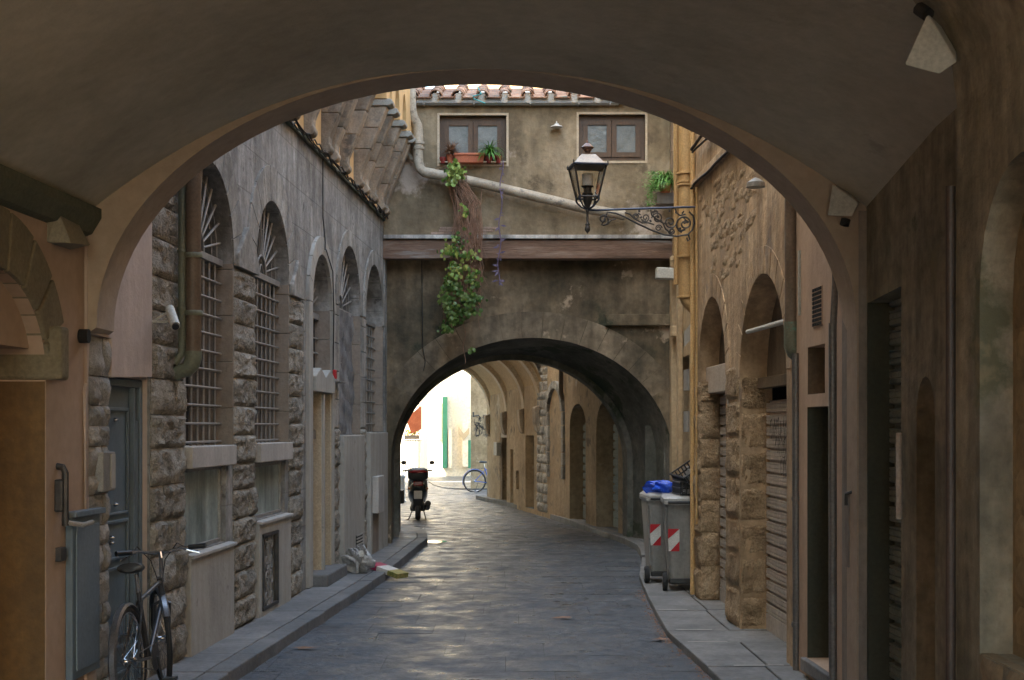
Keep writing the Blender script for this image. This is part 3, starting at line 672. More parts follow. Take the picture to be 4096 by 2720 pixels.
# ------------- window grilles
def grille(q, i, dp, nb, zrows, fan=True, glass='glassdark'):
    u0, u1 = q['u']; c = (u0+u1)/2; a = (u1-u0)/2; zs = q['s']; rs_ = q['ap']-zs
    wn = MB(); wn.prism(WL, arch_poly(u0, u1, q['z0'], zs, rs_, 14), -.42, -.40); wn = wn.build('window', glass, pal)
    def bar(pts, r, mt='iron'):
        b = MB(); b.tube(pts, r, 6); b.build('bar', mt, wn, smooth=True)
    b = MB(); b.hexa(WL, u0+.01, u1-.01, zs-.03, zs+.03, -dp-.03, -dp+.03); b.build('transom', 'iron', wn, bevel=.004)
    n = nb
    for k in range(1, n):
        u = lerp(u0, u1, k/n); bar([WL(u, -dp, q['z0']), WL(u, -dp, zs-.03)], .0125)
    for k in range(zrows):
        z = lerp(q['z0']+.12, zs-.19, k/(zrows-1)); bar([WL(u0+.0, -dp+.012, z), WL(u1-.0, -dp+.012, z)], .0115)
        for j in range(1, n):
            pass
    if fan:
        m_ = 13
        for k in range(1, m_):
            t_ = math.pi*k/m_; bar([WL(c-.2*math.cos(t_), -dp, zs+.03+.2*math.sin(t_)), WL(c-(a-.03)*math.cos(t_), -dp+.015, zs+(rs_-.03)*math.sin(t_))], [.010, .013])
        for rr in (.2, a*.62, a*.85):
            pts = [WL(c-rr*math.cos(math.pi*k/18), -dp, zs+.02+rr*rs_/a*math.sin(math.pi*k/18)) for k in range(19)]; bar(pts, .013 if rr == .2 else .007)
        pts = [WL(c+(-.1+.1*k/3)*1.0, -dp, zs+.03+.1*math.sin(math.pi*k/6)) for k in range(7)]; bar(pts, .009)
    return wn
for i, q in enumerate(WIN):
    if q['kind'] == 'a': grille(q, i, .12, 8, 10)
    if q['kind'] == 'n':
        wn = grille(q, i, .14, 8, 9)
        sh = MB(); nn = 26; mm = 10
        z0_, z1_ = q['z0'], q['s']
        for r_ in range(nn+1):
            for c_ in range(mm+1):
                sh.v.append(WL(lerp(q['u'][0], q['u'][1], c_/mm), -.1+.02*math.sin(c_*2.3+r_*.4)+.012*math.sin(r_*1.3+c_), lerp(z0_, z1_, r_/nn)))
        for r_ in range(nn):
            for c_ in range(mm): k = r_*(mm+1)+c_; sh.f.append((k, k+1, k+mm+2, k+mm+1))
        sh.build('netting', 'sheet', wn, smooth=True)
    if q['kind'] == 'g': grille(q, i, .14, 7, 9, fan=False, glass='glassgreen')
    if q['kind'] == 'd':
        u0, u1 = q['u']; wn = MB(); wn.prism(WL, arch_poly(u0, u1, lz(738, 860), q['s'], q['ap']-q['s'], 14), -.4, -.38); wn = wn.build('fanlight', 'glassdark', pal)
        c = (u0+u1)/2; a = (u1-u0)/2
        b = MB(); b.hexa(WL, u0+.02, u1-.02, q['s']-.12, q['s']-.05, -.2, -.13); b.build('transom', 'iron', wn)
        for k in range(1, 11):
            t_ = math.pi*k/11; b = MB(); b.tube([WL(c-.15*math.cos(t_), -.16, q['s']-.05+.15*math.sin(t_)), WL(c-(a-.03)*math.cos(t_), -.15, q['s']+(a-.03)*math.sin(t_))], [.009, .013], 5); b.build('bar', 'iron', wn)
        for k in range(1, 7):
            u = lerp(u0, u1, k/7); b = MB(); b.tube([WL(u, -.16, lz(738, 856)), WL(u, -.16, q['s']-.12)], .01, 5); b.build('bar', 'darkiron', wn)
        for z in (lz(738, 850), lz(738, 810), lz(738, 775)):
            b = MB(); b.tube([WL(u0, -.15, z), WL(u1, -.15, z)], .012, 5); b.build('bar', 'iron', wn)
# twin gabled doorway
tw = thing('twin_doorway', 'pair of narrow beige doorways with little gabled hoods in the palace wall', 'doorway', WL(17.1, 0, .1))
u0, u1 = WIN[2]['u']; um = lerp(u0, u1, .5)
hzt = lz(738, 905); hzp = lz(738, 858)
for (a, b_, mt) in ((u0, um, 'tan'), (um, u1, 'greyplaster')):
    h = MB(); h.prism(WL, [(a, hzt), (a, hzt+.18), ((a+b_)/2, hzp+.04), (b_, hzt+.18), (b_, hzt)], -.35, .07); h.build('gabled_hood', 'greyplaster', tw, bevel=.01)
    d = MB(); d.hexa(WL, a+.05, b_-.05, .3, hzt, -.30, -.26); d.build('door_leaf', 'void' if mt == 'greyplaster' else 'reveal', tw)
    j = MB(); j.hexa(WL, a, a+.05, .12, hzt, -.3, .02); j.hexa(WL, b_-.05, b_, .12, hzt, -.3, .02); j.build('door_frame', 'tan' , tw, bevel=.006)
b = MB(); b.hexa(WL, um-.04, um+.04, .12, hzt-.02, -.26, .05); b.build('centre_post', 'greyplaster', tw, bevel=.008)
b = MB(); b.hexa(WL, u0+.03, u1+.1, .1, .25, -.3, .2); b.build('doorstep', 'kerb', tw, bevel=.02)
b = MB(); b.hexa(WL, u0+.05, u0+.17, 1.83, 1.93, .02, .03); b.build('name_plate', 'copper', tw)
# ------------- cornice line with cables, corbels, upper storey
b = MB(); b.hexa(WL, 9.6, UE, ZT, ZT+.05, -.45, .03); b.build('string_course', 'moulding', pal, bevel=.01)
cb = MB()
for k in range(4):
    pts = []; u = 9.6
    while u <= UE:
        pts.append(WL(u, .05+.012*random.random()+.012*k, ZT+.0+.035*random.uniform(-1, 1)+.012*k)); u += .16
    cb.tube(pts, .009, 5)
tag(cb.build('cable_bundle', 'cable', smooth=True), 'black tangled cables running along the ledge below the stone corbels', 'cable')
b = MB(); b.hexa(WL, 9.6, UE, ZT+.05, 6.5, -.45, -.0); b.build('upper_wall', 'orange', pal)
b = MB(); b.hexa(WL, 9.6, 15.55, ZT+.051, 6.5, -.1, .012); b.build('patched_masonry', 'ashlar', pal)
BL = [13.1, 14.3, 15.2, 16.1, 17.05, 17.75, 18.6, 19.5, 20.2, 21.0, 21.7, 22.2]
BL = [12.6, 13.6, 14.55, 15.3] + [yl(x)+.1 for x in (700, 740, 757, 783, 815, 830, 850, 868)] + [22.2]
JT = .46
for i, u in enumerate(BL):
    hw = .105
    foot = [(-.05, 5.27), (.05, 5.275), (.10, 5.29), (.125, 5.33), (.12, 5.37), (.095, 5.40), (.10, 5.48)]
    prof = lambda z: .10+(z-5.48)*(JT-.10)/(6.38-5.48)
    cuts = [5.48, 5.75+random.uniform(-.14, .14), 6.1+random.uniform(-.12, .12), 6.38]
    segs = [foot+[(prof(cuts[1]-.001), cuts[1]-.001), (-.05, cuts[1]-.001)]]
    for a_, b_ in ((1, 2), (2, 3)): segs.append([(-.05, cuts[a_]+.001), (prof(cuts[a_]+.001), cuts[a_]+.001), (prof(cuts[b_]-.001), cuts[b_]-.001), (-.05, cuts[b_]-.001)])
    for sg in segs:
        b = MB(); n = len(sg); vs = [WL(uu, d, z) for uu in (u-hw, u+hw) for d, z in sg]
        b.add(vs, [tuple(range(n)), tuple(range(n, 2*n))]+[(k, (k+1) % n, n+(k+1) % n, n+k) for k in range(n)]); b.build('corbel_stone', 'corbel', pal, bevel=.015)
    b = MB(); pr = [(-.05, 6.385), (JT+.03, 6.385), (JT+.075, 6.41), (JT+.08, 6.45), (JT+.05, 6.48), (-.05, 6.48)]; n = len(pr)
    b.add([WL(uu, d, z) for uu in (u-hw-.03, u+hw+.03) for d, z in pr], [tuple(range(n)), tuple(range(n, 2*n))]+[(k, (k+1) % n, n+(k+1) % n, n+k) for k in range(n)]); b.build('cap_moulding', 'capstone', pal, bevel=.012)
poly = [(9.6, 14.3), (9.6, 6.48)]
prev = None
hl = []
for a_, b_ in zip(BL, BL[1:]):
    if b_-a_ > .45: hl.append((a_+.15, b_-.15))
for a_, b_ in hl:
    c = (a_+b_)/2; r_ = (b_-a_)/2
    poly += [(a_, 6.48)]+[(c-r_*math.cos(math.pi*k/10), 6.48+max(.5, r_*1.35)*math.sin(math.pi*k/10)) for k in range(1, 10)]+[(b_, 6.48)]
poly += [(UE-.03, 6.48), (UE-.03, 14.3)]
b = MB(); b.prism(WL, poly, 0.001, JT); b.build('upper_storey', 'orange', pal)
# small fallen paper on the ledge etc.: red alarm box
rb = thing('fire_alarm_box', 'small red box on a bracket beside the gabled doorway', 'alarm', WL(yl(763), .1, 2.6))
b = MB(); b.hexa(WL, yl(759), yl(763), lz(762, 874), lz(762, 853), .04, .075); b.build('housing', 'red', rb, bevel=.008)
b = MB(); b.hexa(WL, yl(762), yl(776), lz(764, 882), lz(764, 878), 0, .12); b.build('bracket', 'iron', rb, bevel=.003)
# loose hanging wires on door bay
b = MB(); c = (WIN[2]['u'][0]+WIN[2]['u'][1])/2
b.tube([WL(c, .03, 5.2), WL(c, .03, 4.5), WL(c+.05, .05, 4.2), WL(c-.02, .06, 4.1), WL(c+.1, .05, 4.12), WL(c+.55, .05, 3.9), WL(c+.62, .05, 3.4), WL(c+.62, .04, 2.6)], .008, 5)
tag(b.build('loose_wire', 'cable', smooth=True), 'thin loose wire hanging down above the gabled doorway arch', 'wire')

# ================================================================== LEFT DOWNPIPES AND CAMERA
py = 11.25
def xp(x, Y): return (x-1180)/F*Y
Yp = 11.1
bt = thing('downpipe_pair', 'two drainpipes, thick brown and thin green grey, ending in elbows beside first barred window', 'drainpipe', WL(Yp, .1, 2.3))
x1, x2 = xp(445, Yp), xp(421, Yp)
p = MB(); p.tube([(x1, Yp, 7), (x1, Yp, at(0, 825, Yp).z), (x1-.03, Yp, at(0, 845, Yp).z)], .062, 14); p.build('thick_pipe', 'pipebrown', bt, smooth=True)
p = MB(); p.tube([(x2, Yp-.02, 7), (x2, Yp-.02, at(0, 800, Yp).z), (x2-.005, Yp-.02, at(0, 815, Yp).z), (x2-.06, Yp-.02, at(0, 838, Yp).z)], .032, 12); p.build('thin_pipe', 'pipegreen', bt, smooth=True)
p = MB(); p.tube([(x1, Yp, at(0, 810, Yp).z), (x1, Yp, at(0, 826, Yp).z), (x1-.015, Yp, at(0, 840, Yp).z), (x1-.05, Yp, at(0, 852, Yp).z), (x1-.13, Yp+.01, at(0, 858, Yp).z), (x1-.155, Yp+.01, at(0, 868, Yp).z)], [.068, .068, .066, .062, .058, .055], 14); p.build('elbow', 'pipegreen', bt, smooth=True)
for z_ in (3.3, 2.85, 4.4):
    p = MB(); p.lathe([(.07, -.02), (.074, -.015), (.074, .015), (.07, .02)], (x1, Yp, z_), 14); p.build('clamp', 'pipegreen', bt, smooth=True)
    p = MB(); p.lathe([(.037, -.015), (.04, -.01), (.04, .01), (.037, .015)], (x2, Yp-.02, z_+.03), 12); p.build('clamp', 'pipegreen', bt, smooth=True)
cc = thing('security_camera', 'white bullet security camera on a tube bracket over the steel door corner', 'security camera', at(378, 738, 10.55))
Yc = 10.5; a = at(346, 742, Yc)
p = MB(); p.tube([a, at(388, 742, Yc-.05)], .009, 8); p.build('arm', 'lampbox', cc, smooth=True)
p = MB(); p.tube([at(350, 744, Yc), at(368, 731, Yc-.02), at(388, 718, Yc-.08)], .008, 8); p.build('brace', 'lampbox', cc, smooth=True)
p = MB(); p.lathe([(.025, 0), (.025, .01)], a, 10, Matrix.Rotation(R(90), 3, 'Y')); p.build('wall_plate', 'lampbox', cc)
v0, v1 = at(391, 712, Yc-.0), at(404, 752, Yc-.16)
p = MB(); p.tube([v0, v1], [.034, .036], 16); p.build('housing', 'lampbox', cc, smooth=True)
dv = (v1-v0).normalized(); p = MB(); p.tube([v1-dv*.01, v1+dv*.012], [.026, .026], 14); p.build('lens', 'black', cc, smooth=True)
# ================================================================== BRIDGE HOUSE ACROSS THE STREET
YB, YBL, YBK = 22.4, 22.75, 24.4
zp = lambda y, Y=YB: 1.95+(988-y)/F*Y
xq = lambda x, Y=YB: (x-1180)/F*Y
br = thing('bridge_house', 'weathered house bridging the street over a dark round arch', 'building', (0.2, 22.8, 0))
XL, XR = WL(YB, 0, 0).x-.0, 2.62
w1 = rect(xq(1013), xq(1167), zp(377), zp(266)); w2 = rect(xq(1334), xq(1487), zp(370), zp(264))
b = MB(); b.prism(XMAP, rect(XL, XR, zp(552), zp(236)), YB, YB+.4, [w1, w2]); b.build('upper_wall', 'bridgeU', br)
b = MB(); b.box(((XL+XR)/2, YB-.02, zp(547)), (XR-XL, .1, .06)); b.build('ledge', 'ledge', br, bevel=.008)
b = MB(); b.box((0.25, YB+.10, (zp(554)+zp(597))/2), (XR-XL-.0, .24, zp(554)-zp(597))); b.build('timber_beam', 'beam', br, bevel=.015)
# lower wall with the arch
cx, aa, zs_, bb = .319, 2.255, 1.43, 1.97
al = [(cx-aa*math.cos(math.pi*k/30), zs_+bb*math.sin(math.pi*k/30)) for k in range(31)]
lowp = [(XL-.02, -.1), (XL-.02, zp(590)), (XR, zp(590)), (XR, -.1), (cx+aa, -.1)]+al[::-1]+[(cx-aa, -.1)]
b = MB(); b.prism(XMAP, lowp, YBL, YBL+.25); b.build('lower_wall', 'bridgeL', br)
# voussoirs (thin, barely proud)
n = 23
for i in range(n):
    a0, a1 = math.pi*i/n+.002, math.pi*(i+1)/n-.002; pl = []
    for k in range(4): t_ = lerp(a0, a1, k/3); pl.append((cx-(aa+.001)*math.cos(t_), zs_+(bb+.001)*math.sin(t_)))
    for k in range(4): t_ = lerp(a1, a0, k/3); pl.append((cx-(aa+.42)*math.cos(t_), zs_+(bb+.42)*math.sin(t_)))
    if max(p[0] for p in pl) > XR or min(p[0] for p in pl) < XL: continue
    b = MB(); b.prism(XMAP, pl, YBL-.004, YBL+.1); b.build('voussoir', 'bridgeV', br)
# splayed soffit
cx2, aa2, zs2, bb2 = -.03, 1.94, 1.40, 1.73
s = MB(); nk = 40
rings = []
for (Y, c_, a_, z_, b_) in ((YBL-.001, cx, aa, zs_, bb), (YBK-.25, lerp(cx, cx2, .85), lerp(aa, aa2, .85)+.04, lerp(zs_, zs2, .85), lerp(bb, bb2, .85)+.04), (YBK-.25, lerp(cx, cx2, .85), lerp(aa, aa2, .85)-.05, lerp(zs_, zs2, .85), lerp(bb, bb2, .85)-.05), (YBK, cx2, aa2, zs2, bb2)):
    rings.append([(c_-a_, Y, -.1)]+[(c_-a_*math.cos(math.pi*k/nk), Y, z_+b_*math.sin(math.pi*k/nk)) for k in range(nk+1)]+[(c_+a_, Y, -.1)])
m_ = len(rings[0])
for r_ in rings: s.v += r_
for j in range(len(rings)-1):
    for k in range(m_-1): s.f.append((j*m_+k, j*m_+k+1, (j+1)*m_+k+1, (j+1)*m_+k))
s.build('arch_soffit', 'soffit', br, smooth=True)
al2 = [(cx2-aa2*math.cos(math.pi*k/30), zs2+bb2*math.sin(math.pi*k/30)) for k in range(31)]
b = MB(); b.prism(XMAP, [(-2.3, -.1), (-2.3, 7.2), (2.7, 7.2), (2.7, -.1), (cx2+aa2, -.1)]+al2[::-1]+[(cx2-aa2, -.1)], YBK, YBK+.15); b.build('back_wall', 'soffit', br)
b = MB(); b.box((.2, 26.6, 5.3), (4.6, 4.0, 3.4)); b.build('lane_shade_mass', 'bridgeU', br)  # unseen mass behind the arch, added to darken the lane
# pilasters on the right flank inside the arch
for (xa, xb, Y) in ((1487, 1520, 23.3), (1530, 1548, 23.0)):
    b = MB(); b.hexa(lambda u, d, z: Vector((u, Y+d, z)), xq(xa, Y), xq(xb, Y), -.1, 2.0, 0, .25); b.build('pilaster', 'soffit', br, bevel=.01)
# interior floors
b = MB(); b.box((.25, 23.4, 5.8), (4.6, 1.2, 2.3)); b.build('interior_mass', 'void', br)
# windows
def casement(rc, lab):
    u0, u1, z0, z1 = rc[0][0], rc[2][0], rc[0][1], rc[1][1]
    t = thing('window', lab, 'window', (u0, YB, z0))
    fr = MB(); th = .07
    for (a, b_, c, d) in ((u0, u1, z0, z0+th), (u0, u1, z1-th, z1), (u0, u0+th, z0+th, z1-th), (u1-th, u1, z0+th, z1-th)): fr.hexa(XMAP, a, b_, c, d, YB+.10, YB+.18)
    fr.build('frame', 'winwood', t)
    um = (u0+u1)/2
    for (a, b_) in ((u0+th, um-.004), (um+.004, u1-th)):
        sf = MB(); q = .075
        for (e, f_, c, d) in ((a, b_, z0+th, z0+th+q), (a, b_, z1-th-q, z1-th), (a, a+q, z0+th+q, z1-th-q), (b_-q, b_, z0+th+q, z1-th-q)): sf.hexa(XMAP, e, f_, c, d, YB+.08, YB+.15)
        sf = sf.build('sash', 'winwood', t)
        gl = MB(); gl.hexa(XMAP, a+q, b_-q, z0+th+q, z1-th-q, YB+.11, YB+.12); gl.build('pane', 'winglass', sf)
    pl = MB(); e = .035
    for (a, b_, c, d) in ((u0-e, u1+e, z1, z1+e), (u0-e, u0, z0-.01, z1), (u1, u1+e, z0-.01, z1), (u0-e, u1+e, z0-e-.01, z0-.01)): pl.hexa(XMAP, a, b_, c, d, YB-.012, YB+.05)
    pl.build('surround', 'patchpl', t)
    return t
casement(w1, 'brown wooden window with flower pots on its sill, left of the street lantern')
casement(w2, 'brown wooden two leaf window just behind the lantern top')
# exposed bricks bottom left
for r_ in range(3):
    x = 993+r_*2
    for k in range(9):
        wd = random.uniform(15, 19); z = zp(538-r_*6.0)
        if random.random() < .8:
            b = MB(); b.box((xq(x+wd/2), YB-.002, z), (xq(x+wd-1)-xq(x), .03, .034)); b.build('brick', 'brick', br, bevel=.003)
        x += wd
# gutter, roof
gt = MB(); pr = [(-.0, 0), (-.02, -.06), (-.08, -.08), (-.13, -.05), (-.14, 0.005), (-.125, .005), (-.115, -.04), (-.08, -.06), (-.03, -.045), (-.012, 0)]
gz = zp(234, YB); xs0, xs1 = xq(952), xq(1425)
vs = [(x, YB+d, gz+z) for x in (xs0, xs1) for d, z in pr]; n = len(pr)
gt.add(vs, [tuple(range(n)), tuple(range(n, 2*n))]+[(i, (i+1) % n, n+(i+1) % n, n+i) for i in range(n)]); gt.build('gutter', 'gutter', br)
for x in (978, 1093, 1222, 1333, 1405):
    b = MB(); b.box((xq(x), YB-.07, gz-.03), (.02, .16, .1)); b.build('gutter_bracket', 'iron', br)
b = MB(); sl = .30
b.add([(XL, YB-.12, gz+.0), (XR, YB-.12, gz+.0), (XR, YB+2.2, gz+.0+2.32*sl), (XL, YB+2.2, gz+2.32*sl)], [(0, 1, 2, 3)]); b.build('roof_deck', 'tilemort', br)
def tile_mesh(r0, r1, ln, flat=False):
    b = MB(); n = 8
    if flat: b.box((0, ln/2, .01), (.25, ln, .022)); b.box((-.125, ln/2, .03), (.02, ln, .05)); b.box((.125, ln/2, .03), (.02, ln, .05)); return b.mesh('roof_tile', 'tile')
    for rr, y in ((r0, 0), (r1, ln)):
        for k in range(n+1):
            a = math.pi*k/n; b.v.append((rr*math.cos(a), y, rr*math.sin(a)))
    for rr, y in ((r0-.016, 0), (r1-.016, ln)):
        for k in range(n+1):
            a = math.pi*k/n; b.v.append((rr*math.cos(a), y, rr*math.sin(a)))
    for k in range(n):
        b.f += [(k, k+1, n+2+k, n+1+k), (2*n+2+k, 2*n+3+k, 3*n+4+k, 3*n+3+k), (k, k+1, 2*n+3+k, 2*n+2+k), (n+1+k, n+2+k, 3*n+4+k, 3*n+3+k)]
    return b.mesh('roof_tile', 'tile', True)
TC, TF = tile_mesh(.105, .085, .42), tile_mesh(0, 0, .44, True)
x = XL+.1; ang = math.atan(sl)
while x < XR:
    for j in range(5):
        yy = YB-.17+j*.34; zz = gz+.02+(yy-(YB-.12))*sl
        put(TF, 'roof_tile', br, (x+.18, yy-.03, zz+.0), (ang+.04, 0, random.uniform(-.02, .02)))
        put(TC, 'roof_tile', br, (x+random.uniform(-.015, .015), yy+random.uniform(0, .04), zz+.035), (ang+.05, random.uniform(-.05, .05), random.uniform(-.05, .05)), (random.uniform(.95, 1.05),)*3)
        if j == 0:
            pm = MB(); pm.lathe([(.075, -.02), (.08, .02)], (x, yy+.05, zz+.02), 12, Matrix.Rotation(R(90), 3, 'X')); pm.build('mortar_plug', 'tilemort', br)
    x += .362
b = MB(); b.tube([at(1100, 200, 22.3), at(1109, 217, 22.2), at(1090, 222, 22.18), at(1092, 228, 22.15), at(1118, 238, 22.15)], .011, 6)
tag(b.build('teal_rope', 'rope', smooth=True), 'frayed teal rope lying over the roof tiles and gutter', 'rope')
# enamel lamp shade on wall
b = MB(); p = at(1283, 292, 22.3); b.lathe([(.03, .05), (.035, .03), (.09, .005), (.1, -.01), (.09, -.015), (.02, -.02)], p, 18)
b.tube([p+Vector((0, 0, .04)), p+Vector((0, .05, .09)), p+Vector((0, .12, .09))], .01, 6)
tag(b.build('enamel_wall_lamp', 'whitebar', smooth=True), 'small white enamel lamp shade on the wall between the two windows', 'wall lamp')
# diagonal rain pipe
dp = thing('rain_pipe', 'flaking beige rain pipe running down and diagonally across the bridging house', 'drainpipe', at(965, 380, 22.2))
Yq = 22.22; r0 = .085
pth = [at(946, 150, Yq-.1), at(946, 205, Yq-.1), at(948, 255, Yq-.1), at(952, 270, Yq-.05), at(962, 290, Yq), at(964, 310, Yq), at(964, 372, Yq), at(967, 388, Yq), at(977, 397, Yq), at(1000, 401, Yq)]
p = MB(); p.tube(pth, .08, 14); p.build('upright', 'pipebeige', dp, smooth=True)
p = MB(); p.tube([at(985, 399, Yq), at(1010, 403, Yq), at(1100, 421, Yq), at(1250, 457, Yq), at(1350, 481, Yq), at(1440, 497, Yq)], .078, 14); p.build('diagonal_run', 'pipebeige', dp, smooth=True)
for y_ in (330, 342): p = MB(); p.lathe([(.085, -.025), (.095, -.02), (.095, .02), (.085, .025)], at(964, y_, Yq), 14); p.build('joint_collar', 'pipebeige', dp, smooth=True)
p = MB(); p.tube([at(937, 270, 22.3), at(937, 350, 22.3), at(948, 366, 22.3), at(962, 372, 22.3)], .04, 10)
tag(p.build('small_branch_pipe', 'pipebeige', smooth=True), 'short thin branch pipe joining the beige rain pipe beside the orange arches', 'drainpipe')
p = MB(); p.tube([at(1553, 200, 22.3), at(1553, 480, 22.3)], .055, 12); p.lathe([(.06, -.02), (.066, 0), (.06, .02)], at(1553, 350, 22.3), 12)
tag(p.build('brown_pipe', 'pipebrown', smooth=True), 'dark brown upright pipe at the right end of the bridging house, above the fern', 'drainpipe')
# thin wire down the mouldy wall
b = MB(); b.tube([at(972, 600, 22.7), at(973, 700, 22.7), at(974, 800, 22.72), at(980, 835, 22.72), at(976, 855, 22.72)], .007, 5)
tag(b.build('thin_wire', 'cable', smooth=True), 'thin dark wire hanging down the mouldy wall left of the ivy', 'wire')
b = MB(); Yk = 22.7
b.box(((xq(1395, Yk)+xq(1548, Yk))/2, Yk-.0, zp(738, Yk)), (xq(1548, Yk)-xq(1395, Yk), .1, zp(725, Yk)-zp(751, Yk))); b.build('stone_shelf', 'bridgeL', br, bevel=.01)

# ================================================================== RIGHT: OCHRE HOUSE FURTHER ALONG
oy = thing('ochre_house', 'narrow slice of ochre house between lantern corner and the bridging house', 'building', (2.55, 19, 0))
Xo = 2.52
b = MB(); YM = lambda u, d, z: Vector((Xo-d, u, z))
oh = [rect(20.2, 21.4, .1, 3.0)]
b.prism(YM, rect(15.9, 22.75, -.1, 9), 0, -.4, oh); b.build('wall', 'yellowwall', oy)
b = MB(); b.hexa(YM, 20.2, 21.4, .1, 3.0, -.3, -.25); b.build('door', 'reveal', oy)
for zz in (1.1, 1.9, 2.5):
    b = MB(); b.hexa(YM, 20.25, 20.75, zz, zz+.3, -.2, .02); b.build('shutter_hinge', 'iron', oy)
for (x0, x1, Y, y0, y1) in ((1548, 1562, 21.0, 590, 1250), (1563, 1574, 18.6, 150, 1290)):
    b = MB(); b.box(((xq(x0, Y)+xq(x1, Y))/2, Y+.1, (zp(y0, Y)+.07)/2+0), (xq(x1, Y)-xq(x0, Y), .18, zp(y0, Y)-.07)); b.build('pilaster_strip', 'yellowwall', oy, bevel=.008)
b = MB(); b.box((xq(1556, 20.9), 20.85, zp(765, 20.9)), (.13, .2, .16)); b.build('strip_corbel', 'yellowwall', oy, bevel=.02)
b = MB(); b.box((xq(1556, 20.9), 20.85, zp(598, 20.9)), (.15, .2, .08)); b.build('strip_capital', 'yellowwall', oy, bevel=.02)
# ochre pipe
yp = thing('ochre_downpipe', 'thick ochre painted downpipe with clamps at the house corner behind the lantern bracket', 'drainpipe', (xq(1580, 16.1), 16.1, 3.3))
Y = 16.1; xc = xq(1580, Y)
p = MB(); p.tube([(xc, Y, 8), (xc, Y, zp(680, Y)), (xc+.02, Y, zp(692, Y)), (xc+.1, Y, zp(712, Y)), (xc+.2, Y+.02, zp(728, Y))], [.08, .08, .08, .072, .07], 16); p.build('pipe', 'pipeyellow', yp, smooth=True)
p = MB(); p.tube([(xc-.07, Y+.3, 8), (xc-.07, Y+.3, zp(650, Y))], .03, 10); p.build('thin_pipe', 'pipeyellow', yp, smooth=True)
for y_ in (400, 420, 427, 592, 685): p = MB(); p.lathe([(.085, -.014), (.1, -.01), (.1, .01), (.085, .014)], (xc, Y, zp(y_, Y)), 16); p.build('clamp', 'pipeyellow', yp, smooth=True)
fl = thing('wall_floodlight', 'small beige box floodlight sticking out of the ochre strip below the timber beam', 'floodlight', at(1535, 630, 20.9))
Y = 20.8; b = MB(); b.box(at(1533, 631, Y), (.27, .2, .16), Matrix.Rotation(R(3), 3, 'Y')); b.build('housing', 'lampbox', fl, bevel=.012)
b = MB(); b.box(at(1555, 632, Y), (.07, .05, .05)); b.build('mount', 'black', fl)
# signs hanging by the corner (small shutters)
b = MB(); b.prism(lambda u, d, z: at(u, z, 17.6+d), [(1577, 765), (1600, 735), (1600, 775), (1577, 800)], 0, .05)
tag(b.build('canopy_hood', 'greyplaster'), 'small grey tilted hood behind the ochre pipe corner', 'canopy')

# ================================================================== RIGHT STONE ARCADE
ar = thing('stone_arcade', 'warm brown stone building with two shuttered arched shops on the right', 'building', WR(13.5, 0, 0))
A1, A2 = (14.0, 15.5), (11.4, 13.2)
zsA = 2.47
h1 = [(14.0, .05), (14.0, 2.36), (14.0, 2.47)]+[(14.82+.82*math.cos(math.pi*k/14)*-1, zsA+.85*math.sin(math.pi*k/14)) for k in range(0, 15)][0:0]
def apoly(u0, u1, z0, zs, r_): return arch_poly(u0, u1, z0, zs, r_, 16)
b = MB(); b.prism(WR, rect(11.15, 15.9, -.1, 9), 0, -.30, [apoly(A1[0]+.02, A1[1]+.15, .02, 2.47, .85), apoly(A2[0], A2[1]+.1, .02, 2.42, .87)]); b.build('wall', 'rightwall', ar)
b = MB(); b.hexa(WR, 11.15, 15.9, -.1, 9, -2.5, -.5); b.build('inner_mass', 'void', ar)
stone_rows(ar, WR, ROCKR, 15.50, 15.88, .08, 2.45, .36, flip=True, split=0, d=-.006)
stone_rows(ar, WR, ROCKR, 13.34, 13.98, .08, 2.55, .34, flip=True, split=.0, d=.0)
# jamb blocks (faces toward viewer)
def jamb(u, z0, z1, rh, dep, wd, mats):
    z = z0
    while z < z1-.05:
        zz = min(z+rh*random.uniform(.85, 1.15), z1)
        o = put(random.choice(ROCKR), 'stone', ar, WR(u-.01, -dep/2, (z+zz)/2), (0, 0, -math.pi/2), (.8, dep, zz-z)); z = zz
jamb(15.50, .08, 2.3, .36, .20, 0, 0)
jamb(13.32, .08, 2.5, .34, .25, 0, 0)
b = MB(); b.hexa(WR, 15.5, 15.72, .05, 2.46, -.3, -.002); b.build('jamb_core', 'rightstone', ar)
b = MB(); b.hexa(WR, 13.32, 13.45, .05, 2.42, -.3, -.002); b.build('jamb_core', 'rightstone', ar)
def roller(name, lab, mp, u0, u1, z0, z1, d, sh, mt, parent=None):
    t = thing(name, lab, 'roller shutter', mp((u0+u1)/2, d, z0)) if parent is None else parent
    pr = [(0, 0), (.012, sh*.06), (.012, sh*.26), (.004, sh*.3), (.012, sh*.34), (.012, sh*.6), (.004, sh*.64), (.012, sh*.68), (.012, sh*.77), (-.022, sh*.8), (-.022, sh*.97), (.0, sh*.995), (-.035, sh*.995), (-.035, -sh*.0)]
    b = MB(); n = len(pr); o0 = mp((u0+u1)/2, d, z0)
    b.add([mp(u, d+dd, z0+zz)-o0 for u in (u0, u1) for dd, zz in pr], [tuple(range(n)), tuple(range(n, 2*n))]+[(i, (i+1) % n, n+(i+1) % n, n+i) for i in range(n)])
    me = b.mesh('slat', mt); z = z0+.16
    bb_ = MB(); bb_.hexa(mp, u0, u1, z0, z0+.155, d-.015, d+.014); bb_.build('bottom_plate', mt, t, bevel=.004)
    while z+sh <= z1:
        put(me, 'slat', t, o0+Vector((0, 0, z-z0))); z += sh
    return t
sh1 = roller('roller_shutter', 'narrow ribbed grey shutter of the further arched shop between the two stone piers', WR, 13.6, 15.52, .07, 2.42, -.22, .11, 'shutter')
